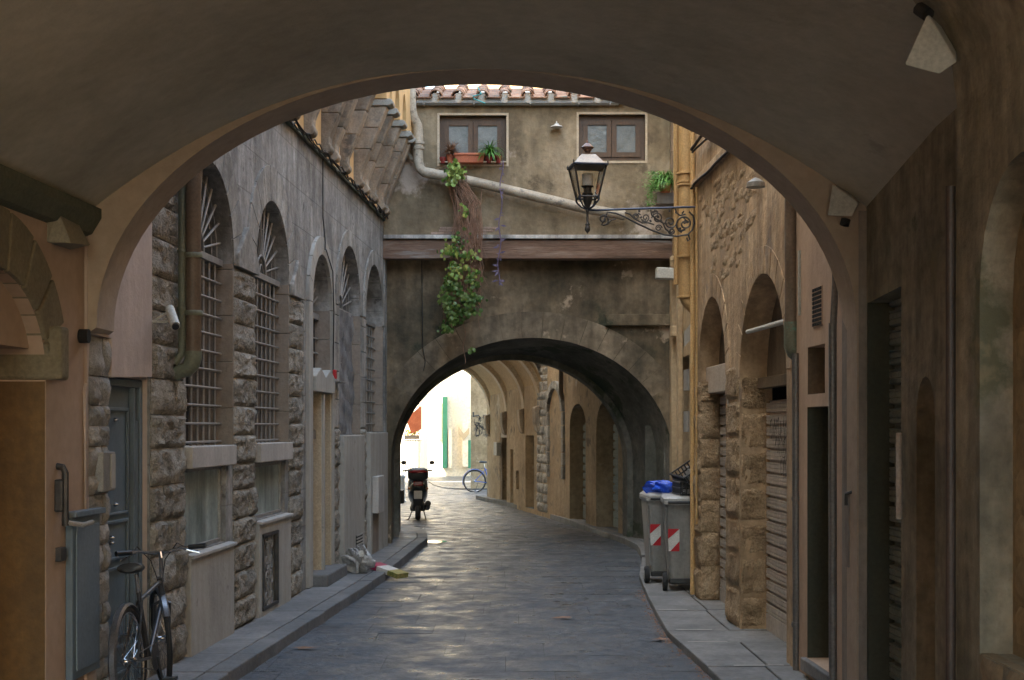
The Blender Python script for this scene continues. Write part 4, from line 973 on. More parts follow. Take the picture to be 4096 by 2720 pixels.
sh2 = roller('roller_shutter', 'ribbed grey shutter covered in black scribbled graffiti under the nearer stone arch', WR, 11.3, 13.34, .07, 2.30, -.255, .11, 'shutter')
# graffiti scribbles on the near shutter
gr = MB(); rnd = random.Random(11)
for row in range(5):
    zc = 1.95-row*.17; u = 11.55; 
    nst = [15, 13, 11, 6, 4][row]
    for k in range(nst):
        pts = []; u0 = 11.7+k*.095+rnd.uniform(0, .03); 
        for i in range(7):
            pts.append((u0+rnd.uniform(-.05, .05)+.03*math.sin(i*1.8), zc+.085*math.cos(i*1.3)+rnd.uniform(-.03, .03)))
        for (a, c), (a2, c2) in zip(pts, pts[1:]):
            wv = .006; gr.add([WR(a-wv, -.2415, c-wv), WR(a+wv, -.2415, c+wv*.3), WR(a2+wv, -.2415, c2+wv*.3), WR(a2-wv, -.2415, c2-wv)], [(0, 1, 2, 3)])
gr.build('graffiti', 'ink', sh2)
# lintels, tympana, bar
b = MB(); b.hexa(WR, 13.95, 15.68, 2.33, 2.62, -.24, -.08); b.build('lintel', 'lintel', ar, bevel=.01)
b = MB(); b.prism(WR, apoly(14.0, 15.7, 2.6, 2.6, .75), -.22, -.26); b.build('tympanum', 'tymp', ar)
b = MB(); b.prism(WR, apoly(11.4, 13.3, 2.42, 2.43, .88), -.25, -.28); b.build('tympanum', 'tymp', ar)
b = MB(); b.hexa(WR, 12.1, 12.22, 2.45, 3.3, -.25, -.20); b.build('tympanum_post', 'tymp', ar)
b = MB(); b.hexa(WR, 11.35, 13.3, 2.32, 2.42, -.25, -.16); b.build('shutter_header', 'tymp', ar, bevel=.006)
b = MB(); b.tube([WR(13.1, -.03, rz(1722, 763)), WR(11.5, -.05, rz(1800, 740))], .022, 8); b.build('tie_bar', 'whitebar', ar, smooth=True)
for u0, u1, zs_a, r_ in ((14.02, 15.65, 2.47, .85), (11.4, 13.3, 2.42, .87)):
    c = (u0+u1)/2; a = (u1-u0)/2; n = 13
    for i in range(n):
        a0, a1 = math.pi*i/n+.008, math.pi*(i+1)/n-.008; pl = []
        for k in range(3): t_ = lerp(a0, a1, k/2); pl.append((c-(a+.0)*math.cos(t_), zs_a+(r_+.0)*math.sin(t_)))
        for k in range(3): t_ = lerp(a1, a0, k/2); pl.append((c-(a+.2)*math.cos(t_), zs_a+(r_+.24)*math.sin(t_)))
        b = MB(); b.prism(WR, pl, -.1, .006); b.build('voussoir', 'rightwall', ar, bevel=.003)
# exposed rubble patch in upper wall
rnd = random.Random(21)
for k in range(150):
    x = rnd.uniform(1612, 1740); y_ = rnd.uniform(395, 640)
    cxk = 1612+(y_-395)*.35
    if y_ < 449+(x-1602)*-.95+8: continue
    if y_ > 520 and (x < 1640 or x > 1712-(y_-520)*.1): continue
    u = yr(x); z = rz(x, y_)
    put(rnd.choice(RUBR), 'stone', ar, WR(u, -.005, z), (0, 0, math.pi+.035), (.4, rnd.uniform(.2, .42), rnd.uniform(.07, .15)))
# eave band and cables
b = MB(); b.hexa(WR, 11.15, 15.92, 4.62, 4.70, -.1, .05); b.build('string_course', 'rightwall', ar, bevel=.01)
cb = MB(); cb.tube([WR(u, .07+.01*math.sin(u*5), 4.60+.012*math.sin(u*3)) for u in [11.2+.3*k for k in range(16)]], .014, 6)
cb.tube([WR(u, .07, 5.05+.02*math.sin(u*2.3)) for u in [11.2+.3*k for k in range(16)]], .018, 6)
cb.tube([WR(u, .06, 4.98+.02*math.sin(u*2.9)) for u in [11.2+.3*k for k in range(16)]], .012, 6)
tag(cb.build('cable_bundle', 'cable', smooth=True), 'black cables strung along the upper right wall behind the lantern', 'cable')
b = MB(); b.tube([WR(15.6, .03, .9), WR(15.6, .03, 4.6)], .012, 6); b.tube([WR(15.86, .03, .1), WR(15.86, .03, 5.5)], .028, 8)
tag(b.build('ochre_conduit', 'pipeyellow', smooth=True), 'thin ochre conduit running down the corner edge of the stone arcade', 'conduit')
b = MB(); b.lathe([(.08, -.04), (.075, 0), (.03, .03), (.01, .04)], at(1742, 421, 11.9), 16); b.tube([at(1742, 418, 11.9), at(1760, 421, 11.95)], .012, 6)
tag(b.build('round_wall_lamp', 'iron', smooth=True), 'grey round lamp shade high on the right wall just under the near arch', 'wall lamp')
# brown downpipe
bp = thing('brown_downpipe', 'wide brown downpipe with green collar narrowing to a thin grey pipe, right of graffiti shutter', 'drainpipe', WR(11.2, .1, 0))
Y = 11.15; xc = xq(1824, Y)
p = MB(); p.tube([(xc, Y, 8), (xc, Y, zp(745, Y))], .052, 14); p.build('pipe', 'pipebrown', bp, smooth=True)
p = MB(); p.tube([(xc, Y, zp(742, Y)), (xc, Y, zp(745, Y)), (xc, Y, zp(800, Y)), (xc+.015, Y, zp(815, Y)), (xc+.04, Y, zp(826, Y))], [.058, .058, .058, .05, .035], 14); p.build('collar', 'pipegreen', bp, smooth=True)
Y2 = 11.05; p = MB(); p.tube([(xq(1834, Y2), Y2, zp(815, Y2)), (xq(1836, Y2), Y2, .07)], .030, 12); p.build('lower_pipe', 'pipegrey', bp, smooth=True)
for y_ in (1150, 1440): p = MB(); p.lathe([(.033, -.02), (.038, 0), (.033, .02)], (xq(1835, Y2), Y2, zp(y_, Y2)), 12); p.build('clamp', 'pipegrey', bp, smooth=True)
b = MB(); Y = 11.0; b.box((xq(1852, Y), Y+.08, zp(640, Y)), (.045, .05, .95)); b.build('cable_trunk', 'pipebrown', bp)
b = MB(); Y = 10.9; b.box((xq(1853, Y), Y+.08, zp(650, Y)), (.05, .05, .5)); b.build('white_conduit', 'lampbox', bp)
# white strip sign on the pier
b = MB(); Y = 13.6; a = at(1679, 870, 14.1); c = at(1684, 1072, 13.75)
b.tube([at(1680, 868, 13.9), at(1681, 960, 13.9), at(1683, 1072, 13.9)], .018, 8)
tag(b.build('white_cable_cover', 'whitebar', smooth=True), 'slim white vertical cable cover on the stone pier between the two shutters', 'conduit')

# ================================================================== PINK HOUSE ON THE RIGHT
pr_ = thing('pink_right_house', 'salmon pink house strip with perforated vent and dark doorway on the right', 'building', WR(10.4, 0, 0))
dh = rect(yr(1916), yr(1857), rz(1885, 1535), rz(1885, 937)); wh = rect(yr(1898), yr(1858), rz(1880, 908), rz(1880, 796))
b = MB(); b.prism(WR, rect(9.551, 11.149, -.1, 9), -.01, -.4, [dh, wh]); b.build('wall', 'pinkR', pr_)
b = MB(); b.hexa(WR, 9.551, 11.149, -.1, 9, -2, -.7); b.build('inner_mass', 'void', pr_)
b = MB(); b.hexa(WR, dh[0][0], dh[2][0], dh[0][1], dh[1][1], -.36, -.33); b.build('door_leaf', 'void', pr_)
b = MB(); b.hexa(WR, wh[0][0], wh[2][0], wh[0][1], wh[1][1], -.3, -.27); b.build('window_board', 'tymp', pr_)
b = MB(); b.hexa(WR, dh[2][0]-.008, dh[2][0]-.002, dh[0][1]+.002, dh[1][1]-.002, -.33, -.012); b.build('door_lining', 'bluedoorR', pr_)
b = MB(); b.hexa(WR, wh[2][0]-.008, wh[2][0]-.002, wh[0][1]+.002, wh[1][1]-.002, -.27, -.012); b.build('window_lining', 'tymp', pr_)
b = MB(); b.hexa(WR, dh[0][0]-.02, dh[2][0]+.05, dh[0][1]-.1, dh[0][1]-.002, -.33, .03); b.build('doorstep', 'pave', pr_, bevel=.01)
va, vb = yr(1893), yr(1871); vz0, vz1 = rz(1882, 752), rz(1882, 662)
vent = MB(); vent.hexa(WR, va, vb, vz0, vz1, -.01, -.004); vent = vent.build('vent_block', 'pinkR', pr_)
for i in range(9):
    for j in range(5):
        u = lerp(va, vb, (j+.5)/5); z = lerp(vz0, vz1, (i+.5)/9)
        b = MB(); b.hexa(WR, u-.02*.8, u+.02*.8, z-.012, z+.011, -.012, .002); b.build('vent_hole', 'void', vent)
b = MB(); Y = 9.75; b.tube([(xq(1919, Y), Y, zp(745, Y)), (xq(1920, Y), Y, .07)], .028, 10)
b.tube([(xq(1918, Y), Y, zp(560, Y)), (xq(1926, Y), Y, zp(640, Y)), (xq(1921, Y), Y, zp(750, Y))], [.01, .022, .024], 8)
tag(b.build('dark_pipe', 'pipegrey', smooth=True), 'dark thin pipe at the near edge of the salmon pink house', 'drainpipe')
b = MB(); b.tube([WR(9.9, .02, rz(1905, 595)), WR(9.9, .02, rz(1905, 660)), WR(9.82, .02, rz(1912, 720))], .006, 5)
tag(b.build('dangling_cable', 'cable', smooth=True), 'thin cable dangling on pink wall right of perforated vent', 'wire')

# pale cement joints across the near right pavement
for y_, a_, b_ in ((12.5, .1, .62), (13.25, .12, .6), (11.25, .35, 1.0), (14.7, .05, .5)):
    b = MB(); x0 = kR(y_); b.add([(lerp(x0, 2.15, a_), y_-.02, HR+.0085), (lerp(x0, 2.15, b_), y_-.014, HR+.0085), (lerp(x0, 2.15, b_), y_+.016, HR+.0085), (lerp(x0, 2.15, a_), y_+.012, HR+.0085)], [(0, 1, 2, 3)]); b.build('cement_joint', 'sill', pavR)
# ================================================================== NEAR RIGHT DIM WALL
dw = thing('dim_passage_wall', 'dim stained passage wall at the far right with blocked arch and shop recess', 'wall', WR(8, 0, 0))
hA = rect(yr(2077), yr(1971), -.02, rz(2020, 682)+.05)
hA = [(yr(2077), -.02), (yr(2077), rz(2077, 660)), (yr(1971), rz(1971, 712)), (yr(1971), -.02)]
n0, n1 = yr(2155), yr(2112); hN = arch_poly(n0, n1, -.02, rz(2133, 960), rz(2133, 868)-rz(2133, 960), 10)
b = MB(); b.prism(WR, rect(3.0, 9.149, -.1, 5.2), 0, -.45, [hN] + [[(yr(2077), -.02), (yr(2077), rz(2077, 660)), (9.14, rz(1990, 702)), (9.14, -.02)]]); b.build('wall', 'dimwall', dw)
b = MB(); b.prism(WR, [(9.14, -.1), (9.14, 3.35), (9.55, 3.35), (9.55, -.1)], -.001, .05); b.build('corner_pier', 'dimpier', dw)
# deep brick-like block courses seen inside blocked arch and on the wall beyond
PX = lambda u, d, z: Vector((1.97-d, u, z))
npier = thing('passage_pier', 'nearest dim ochre stone pier with blocked arch at the far right edge', 'pier', (2.0, 6, 0))
hB = arch_poly(5.0, 5.99, 1.0, 2.52, .5, 12)
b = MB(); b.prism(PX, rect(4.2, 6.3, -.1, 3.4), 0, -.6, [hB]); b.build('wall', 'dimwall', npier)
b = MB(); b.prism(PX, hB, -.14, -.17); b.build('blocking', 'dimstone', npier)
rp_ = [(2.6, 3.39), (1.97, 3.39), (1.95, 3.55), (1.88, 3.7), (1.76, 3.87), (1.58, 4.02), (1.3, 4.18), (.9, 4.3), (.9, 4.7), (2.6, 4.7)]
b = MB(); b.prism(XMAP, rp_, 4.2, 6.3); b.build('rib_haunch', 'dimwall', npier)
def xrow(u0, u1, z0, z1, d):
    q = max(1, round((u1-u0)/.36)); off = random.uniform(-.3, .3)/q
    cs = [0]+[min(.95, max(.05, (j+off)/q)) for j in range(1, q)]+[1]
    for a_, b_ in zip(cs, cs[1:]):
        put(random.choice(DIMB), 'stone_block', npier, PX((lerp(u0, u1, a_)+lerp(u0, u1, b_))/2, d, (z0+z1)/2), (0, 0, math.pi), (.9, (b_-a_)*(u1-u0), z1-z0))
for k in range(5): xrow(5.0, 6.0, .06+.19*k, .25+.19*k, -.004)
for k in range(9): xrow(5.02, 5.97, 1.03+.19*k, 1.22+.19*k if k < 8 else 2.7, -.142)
b = MB(); b.hexa(WR, n0, n1, 0, 2.6, -.4, -.3); b.build('niche_back', 'void', dw)
b = MB(); b.hexa(WR, yr(2077)-.02, 9.14, -.1, 4, -.6, -.5); b.build('recess_back', 'void', dw)
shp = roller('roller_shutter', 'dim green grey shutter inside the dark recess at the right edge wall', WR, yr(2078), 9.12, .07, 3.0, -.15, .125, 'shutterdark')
b = MB(); b.hexa(WR, 9.118, 9.142, .05, 3.25, -.45, -.003); b.build('recess_board', 'bluedoorR', dw)
# vertical dark pipe and cables
b = MB(); b.tube([(1.955, 6.34, .07), (1.955, 6.34, 1.95+(988-430)/F*6.34)], .022, 12)
tag(b.build('dark_red_pipe', 'piperust', smooth=True), 'dark reddish upright pipe on the dim wall near the right edge', 'drainpipe')
b = MB(); u = yr(2086); b.tube([WR(u, .035, rz(2086, 1197)), WR(u, .035, rz(2086, 998))], .019, 10)
tag(b.build('white_tube', 'whitebar', smooth=True), 'short white vertical tube on the dim right wall beside the recess', 'conduit')
b = MB(); b.hexa(WR, 9.35, 9.44, rz(1952, 1300), rz(1952, 1130), .05, .062); b.build('cover_strip', 'dimpier', dw, bevel=.003)
b = MB(); b.tube([WR(9.3, .05, rz(1955, 1130)), WR(9.3, .09, rz(1955, 1135)), WR(9.3, .09, rz(1955, 1160))], .012, 6); b.build('latch', 'darkiron', dw)
# ================================================================== BOX LAMPS UNDER THE VAULT
def wedge(name, lab, pts, Y, dep, mt, loc, arm=None):
    t = thing(name, lab, 'box lamp', loc)
    b = MB(); n = len(pts); c = [at(x, y, Y) for x, y in pts]; cen = sum(c, Vector())/n
    back = [cen+(p-cen)*.55+Vector((dep if cen.x > 0 else -dep, .10, .05)) for p in c]
    b.add(c+back, [tuple(range(n)), tuple(range(n, 2*n))]+[(i, (i+1) % n, n+(i+1) % n, n+i) for i in range(n)]); b.build('housing', mt, t, bevel=.008)
    if arm: 
        b = MB(); b.tube([at(*arm[0]), at(*arm[1])], .03, 8); b.build('bracket', 'cable', t, smooth=True)
    return t
wedge('box_lamp', 'pale wedge shaped box lamp high up at the top right of the vault', [(2138, 28), (2207, 143), (2165, 172), (2083, 150)], 6.1, .08, 'lampbox', at(2140, 100, 6.1), ((2118, 20, 6.15), (2140, 35, 6.1)))
wedge('box_lamp', 'dull pale wedge shaped box lamp where the arch ring meets the right wall', [(1918, 424), (1980, 468), (1965, 500), (1906, 498)], 9.05, .06, 'lampbox', at(1940, 470, 9), ((1950, 505, 9.1), (1946, 520, 9.1)))
t = thing('box_lamp', 'small box lamp with pale face where the vault meets the left wall', 'box lamp', at(145, 530, 9.0))
u0, u1 = yl(107), yl(160); z0, z1 = lz(135, 568), lz(135, 490)
b = MB(); b.add([WL(u0, 0, z0), WL(u0, 0, z1), WL(u1, 0, z1-.03), WL(u1, 0, z0+.0), WL(u0+.05, .13, z0), WL(u0+.05, .05, z1), WL(u1, .05, z1-.03), WL(u1, .13, z0+.03)],
               [(0, 1, 2, 3), (4, 5, 6, 7), (0, 1, 5, 4), (1, 2, 6, 5), (2, 3, 7, 6), (3, 0, 4, 7)]); b.build('housing', 'lampboxdim', t, bevel=.005)
b = MB(); c = [at(138, 566, 9.0), at(168, 527, 9.05), at(183, 534, 9.1), at(160, 571, 9.02)]
b.add(c+[p+Vector((-.03, .03, .03)) for p in c], [(0, 1, 2, 3), (4, 5, 6, 7), (0, 1, 5, 4), (1, 2, 6, 5), (2, 3, 7, 6), (3, 0, 4, 7)]); b.build('glass', 'lampface', t)  # lamp is unlit, its glass is simply pale

# ================================================================== LANE BEYOND THE BRIDGE
ln = thing('lane_house', 'beige plastered houses with arched doors seen through the street arch', 'building', WF(31, 0, 0))
def fr(x0, x1, yt, yb, xm=None):
    xm = xm or (x0+x1)/2; return rect(yf(x1), yf(x0), max(.12, fz(xm, yb)), fz(xm, yt))
HF = HR+.04
dA = arch_poly(yf(1425), yf(1374), .1, fz(1400, 990), .55, 10)
dB = arch_poly(yf(1350), yf(1313), .1, fz(1331, 985), fz(1328, 931)-fz(1331, 985), 10)
arc_C = arch_poly(yf(1302), yf(1263), fz(1283, 975), fz(1283, 950), fz(1280, 888)-fz(1283, 950), 10)
dD = fr(1211, 1231, 1004, 1180); dE = fr(1152, 1168, 998, 1170); dG = fr(1176, 1183, 1036, 1170)
nF = fr(1189, 1196, 1085, 1128); nW = fr(1243, 1250, 1056, 1097); nX = fr(1436, 1447, 1040, 1077); nV = fr(1296, 1303, 1024, 1090)
for q in (dD, dE, dG): q[0] = (q[0][0], .1); q[3] = (q[3][0], .1)
b = MB(); b.prism(WF, rect(24.3, 38.6, -.1, 12), 0, -.4, [dA, dB, dD, dE, dG, nF, nW, nX, nV]); b.build('wall', 'farwall', ln)
b = MB(); b.hexa(WF, 24.3, 38.6, -.1, 12, -3, -.6); b.build('inner_mass', 'void', ln)
def fill(q, d, mt, nm): b = MB(); b.prism(WF, q, d, d-.03); return b.build(nm, mt, ln)
fill(dA, -.36, 'void', 'door'); fill(dB, -.36, 'void', 'door'); fill(dD, -.2, 'metalpanel', 'metal_door'); fill(dE, -.3, 'void', 'door'); fill(dG, -.3, 'void', 'door')
for q in (nF, nW, nX, nV): fill(q, -.15, 'darkiron', 'small_window')
b = MB(); b.prism(WF, dE[:], -.05, -.02, [[(dE[0][0]+.08, .11), (dE[0][0]+.08, dE[1][1]-.12), (dE[2][0]-.08, dE[2][1]-.12), (dE[2][0]-.08, .11)]]); b.build('door_frame', 'lintel', ln)
for (u0, u1, z1) in ((yf(1425)+.0, yf(1425)+.75, 2.1), (yf(1350)+.0, yf(1350)+.7, 2.1)):
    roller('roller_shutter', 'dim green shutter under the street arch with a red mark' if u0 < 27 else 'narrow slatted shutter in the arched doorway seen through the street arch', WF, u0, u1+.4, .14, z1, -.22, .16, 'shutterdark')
b = MB(); b.hexa(WF, yf(1418), yf(1410), fz(1414, 1090), fz(1414, 1020), -.2, -.19); tag(b.build('red_poster', 'red'), 'small red poster strip on the dim shutter under the street arch', 'poster')
# blind arch ring + fill
c_, a_ = (arc_C[0][0]+arc_C[-1][0])/2, (arc_C[-1][0]-arc_C[0][0])/2
zc = fz(1283, 950)
n = 9
for i in range(n):
    a0, a1 = math.pi*i/n+.01, math.pi*(i+1)/n-.01; pl = []
    for k in range(3): t_ = lerp(a0, a1, k/2); pl.append((c_-a_*.8*math.cos(t_), zc+.5*math.sin(t_)))
    for k in range(3): t_ = lerp(a1, a0, k/2); pl.append((c_-a_*math.cos(t_), zc+.66*math.sin(t_)))
    b = MB(); b.prism(WF, pl, -.1, .07); b.build('voussoir', 'rubble', ln, bevel=.006)
for k in range(5):
    for uu in (c_-a_*.9, c_+a_*.9):
        b = MB(); z = zc-.28*(k+1); b.hexa(WF, uu-.09, uu+.09, z+.006, z+.27, -.05, .05); b.build('quoin', 'rubble', ln, bevel=.012)
stone_rows(ln, WF, RUB, yf(1262), yf(1238), .1, 3.9, .2, flip=True, maxlen=.4, depth=.9, jit=.1)
p = MB(); Y = yf(1302); p.tube([WF(Y, .08, 5), WF(Y, .08, fz(1302, 905)), WF(Y+.1, .03, fz(1302, 918)), WF(Y+.1, -.05, fz(1302, 922))], .05, 10)
tag(p.build('short_downpipe', 'pipebrown', smooth=True), 'short dark downpipe ending above the blind arch beyond the street arch', 'drainpipe')
b = MB(); b.hexa(WF, yf(1155), yf(1148), fz(1150, 1050), fz(1150, 1020), 0, .12); tag(b.build('letter_box', 'iron', bevel=.01), 'small grey letter box beside the dark door in the lane beyond', 'letter box')
p = MB(); Y = yf(1197); p.tube([WF(Y, .06, 4.2), WF(Y, .06, fz(1200, 1075))], .07, 8); 
# jettied storey on arched ribs
def jet_pt(u, t, off=0):  # t 0..1 from wall spring up to the outer top; quarter ellipse
    sp = 2.45-.02*(u-32); J = 1.25; H = 1.35
    a = t*math.pi/2
    return WF(u, J*(1-math.cos(a))*1.0+off*0, sp+H*math.sin(a)+off)
jb = thing('jettied_storey', 'overhanging upper storey on curved ochre vault ribs in the lane beyond', 'building', WF(35, 0, 2.5))
ribs = [31.9, 33.7, 35.9, 38.3]
for u in ribs:
    b = MB(); n = 14; w_ = .14
    vs = []
    for k in range(n+1):
        t_ = k/n
        for uu in (u-w_, u+w_):
            vs.append(jet_pt(uu, t_)); vs.append(jet_pt(uu, t_)+Vector((.12, .02, .16)))
    fs = []
    for k in range(n):
        o_ = 4*k; fs += [(o_, o_+2, o_+6, o_+4), (o_, o_+1, o_+5, o_+4), (o_+2, o_+3, o_+7, o_+6), (o_+1, o_+3, o_+7, o_+5)]
    b.add(vs, fs); b.build('rib', 'farrib', jb, smooth=False)
    c = MB(); pr = [(0, 1.85), (.06, 1.9), (.11, 2.1), (.12, 2.42), (0, 2.47)]; n = len(pr)
    c.add([WF(uu, d, z-.02*(u-32)) for uu in (u-.16, u+.16) for d, z in pr], [tuple(range(n)), tuple(range(n, 2*n))]+[(i, (i+1) % n, n+(i+1) % n, n+i) for i in range(n)]); c.build('console', 'corbel', jb, bevel=.02)
b = MB(); n = 14; us = [31.5+.5*k for k in range(15)]
for u in us:
    for k in range(n+1): b.v.append(jet_pt(u, k/n)+Vector((.06, 0, .10)))
for i in range(len(us)-1):
    for k in range(n): q = i*(n+1)+k; b.f.append((q, q+1, q+n+2, q+n+1))
b.build('vault_web', 'farweb', jb, smooth=True)
b = MB(); b.hexa(WF, 31.5, 38.55, 3.84, 12, .0, 1.25); b.build('upper_wall', 'farweb', jb)
# ------------- beyond the junction, in the sun
gh = thing('corner_house', 'beige corner house with scribbled graffiti behind the blue bicycle', 'building', (-.6, 46, 0))
Yg = 46.0
b = MB(); b.box((1.0, Yg+3, 5), (xq(1085, Yg)*-2+2.0, 6, 10.2)); b.build('wall', 'farwall', gh)
gb = MB(); rnd = random.Random(4)
for k in range(22):
    x0 = -1.18+rnd.uniform(0, .32); z0 = 1.7+rnd.uniform(0, .9)
    pts = [(x0+rnd.uniform(-.08, .08), z0+rnd.uniform(-.12, .12)) for _ in range(4)]
    for (a, c), (a2, c2) in zip(pts, pts[1:]): gb.add([(a-.009, Yg-.009, c-.009), (a+.009, Yg-.009, c+.005), (a2+.009, Yg-.009, c2+.005), (a2-.009, Yg-.009, c2-.009)], [(0, 1, 2, 3)])
gb.build('graffiti', 'ink', gh)
b = MB(); b.tube([at(1103, 958, Yg-.1), at(1091, 960, Yg-.4), at(1091, 950, Yg-.4)], .03, 6); tag(b.build('wall_hook', 'darkiron', smooth=True), 'black iron wall bracket high on the corner house beyond', 'bracket')
sw = thing('sunlit_house', 'blinding white sunlit house with green shutters at the end of the lane', 'building', (-2.8, 58, 0))
Yw = 58.0
wx = lambda x: (x-1180)/F*Yw
wz = lambda y: 1.95+(988-y)/F*Yw
b = MB(); b.box((-1.5, Yw+4, 7), (9.0 , 8, 14.2)); b.build('wall', 'sunwall', sw)
for (x0, x1, y0, y1, m_) in ((1020, 1031, 915, 1079, 'greenpaint'), (1079, 1085, 1015, 1079, 'greenpaint'), (1066, 1079, 975, 1076, 'sunwall'), (1034, 1042, 990, 1079, 'sunwall')):
    b = MB(); b.box(((wx(x0)+wx(x1))/2, Yw-.1, (wz(y0)+wz(y1))/2), (wx(x1)-wx(x0), .25, wz(y0)-wz(y1))); b.build('shutter' if m_ == 'greenpaint' else 'pilaster', m_, sw)
b = MB(); b.prism(lambda u, d, z: Vector((wx(u), Yw-.06+d, wz(z))), [(1008, 934), (1020, 930), (1020, 1018), (1010, 1012)], 0, .05); b.build('shutter_shadow_panel', 'tan', sw)  # tan panel standing in for a shutter's shadow on the facade
b = MB(); b.prism(lambda u, d, z: Vector((wx(u), Yw-.26+d, wz(z))), [(1057, 983), (1069, 1000), (1082, 985), (1082, 1000), (1069, 1016), (1057, 1000)], 0, .05); b.build('bent_shadow_panel', 'tan', sw)  # bent tan panel drawn as a cast shadow on the facade
# left far: red-brown house, flower stand
lf = thing('rust_house', 'rust red shop front glimpsed at the left edge of the arch', 'building', (-3.7, 50, 0))
b = MB(); b.box((xq(945, 52)-1.4, 54, 5), (3.6, 4, 10)); b.build('wall', 'sunwall', lf)
b = MB(); b.prism(lambda u, d, z: at(u, z, 49.8+d), [(935, 965), (971, 935), (971, 990), (948, 1000)], 0, .3); b.build('awning', 'awning', lf)
st = thing('flower_stand', 'white railing stand topped with yellow flowers at the left of the arch opening', 'flower stand', at(945, 1060, 44))
Yf_ = 50.0
b = MB(); b.box(at(949, 1008, Yf_), (.5, .3, .14)); b.build('planter', 'reveal', st)
fb = MB(); rnd = random.Random(6)
for k in range(90):
    c = at(949, 999, Yf_)+Vector((rnd.gauss(0, .13), rnd.gauss(0, .07), rnd.gauss(.02, .06))); q = .035
    a_ = Vector((rnd.uniform(-1, 1), rnd.uniform(-1, 1), rnd.uniform(-1, 1))).normalized()*q; b_ = a_.orthogonal().normalized()*q
    fb.add([c-a_, c-b_, c+a_, c+b_], [(0, 1, 2, 3)])
tag(fb.build('blossoms', 'flower', st), kind='stuff')
for k in range(8):
    b = MB(); x = lerp(929, 969, k/7); b.tube([at(x, 1115, Yf_), at(x, 1014, Yf_)], .018, 6); b.build('baluster', 'white', st)
b = MB(); b.tube([at(927, 1016, Yf_), at(971, 1016, Yf_)], .022, 6); b.build('rail', 'white', st)
b = MB(); b.tube([at(966, 1113, 51), at(966, 900, 51)], .02, 6); tag(b.build('thin_pole', 'darkiron', smooth=True), 'thin dark pole standing by the flower stand in the sun', 'pole')
bo = MB(); Y = 38.0; p = at(928, 1148, Y); p.z = 0
bo.lathe([(.06, 0), (.06, .62), (.075, .64), (.075, .68), (.03, .72)], p, 14); bo.lathe([(.1, 0), (.1, .03), (.06, .05)], p, 14)
tag(bo.build('white_bollard', 'white', smooth=True), 'short white bollard behind the scooter at the lane corner', 'bollard')
pu = gxp = None
b = MB(); c0 = Vector((xq(1000, 24.4)*1.0, 24.4, .0085)); v = [c0+Vector((.2*(1+.25*math.sin(3*a))*math.cos(a), .33*(1+.2*math.cos(2*a+1))*math.sin(a), 0)) for a in [k*math.pi/10 for k in range(20)]]; b.add(v, [tuple(range(20))]); tag(b.build('puddle', 'wet'), 'small bright puddle at the tip of the left pavement', 'puddle')
# chain on the ground between street and square
cp = [(at(x, y, 1), x, y) for x, y in ((985, 1108), (1000, 1118), (1020, 1124), (1050, 1127), (1090, 1128), (1130, 1127))]
cm = MB(); pts = []
for _, x, y in cp:
    Y = 1.93*F/(y-988); pts.append(((x-1180)/F*Y, Y, .02))
cm.tube(pts, .02, 6); tag(cm.build('ground_chain', 'darkiron', smooth=True), 'dark chain lying along the ground between scooter and blue bicycle', 'chain')
# drain cover
# unseen block added to keep sun off the lane, then the left house end
nb = thing('lane_sun_blocker', 'large pale block added out of view left of the junction to shade the lane', 'building', (-14, 33, 0))
b = MB(); b.box((-10.5, 36.4, 7), (12, 21, 14.2)); b.build('wall', 'sunwall', nb)
lb = thing('left_back_house', 'grey stone house end left of the street arch', 'building', (-4, 24, 0))
b = MB(); b.box((-4.2, 23.99, 7), (4.4, 3.1, 14.2)); b.build('wall', 'ashlar', lb)

# unseen houses added behind the viewpoint, sized to shade and warm the passage
lb2 = thing('rear_left_shade_block', 'tall unseen ochre block added behind the viewpoint to limit sun, left side', 'building', (-6, -8, 0))
b = MB(); b.box((-6.2, -8.0, 5.8), (6, 21.9, 11.6)); b.build('wall', 'vault_l', lb2)
rb2 = thing('rear_right_bounce_block', 'unseen ochre block added behind the viewpoint to bounce warm light, right side', 'building', (5.6, -8, 0))
b = MB(); b.box((5.7, -8.0, 5), (6, 21.9, 10)); b.build('wall', 'yellowwall', rb2)
# ================================================================== OBJECTS
def lb_(mb, name, mat, root, smooth=False, bevel=0):
    o = mb.build(name, mat, None, smooth, bevel); o.parent = root; return o
def loft(mb, secs, n=20, e=2.6):  # secs: (cx,cy,cz, rx, rz) ring in xz plane at cy
    base = len(mb.v); m = len(secs); vs = []; fs = []
    for (cx_, cy_, cz_, rx, rz_) in secs:
        for k in range(n):
            a = 2*math.pi*k/n; c, s_ = math.cos(a), math.sin(a)
            vs.append((cx_+rx*math.copysign(abs(c)**(2/e), c), cy_, cz_+rz_*math.copysign(abs(s_)**(2/e), s_)))
    for i in range(m-1):
        for k in range(n): fs.append((i*n+k, i*n+(k+1) % n, (i+1)*n+(k+1) % n, (i+1)*n+k))
    fs.append(tuple(range(n-1, -1, -1))); fs.append(tuple((m-1)*n+k for k in range(n)))
    return mb.add(vs, fs)
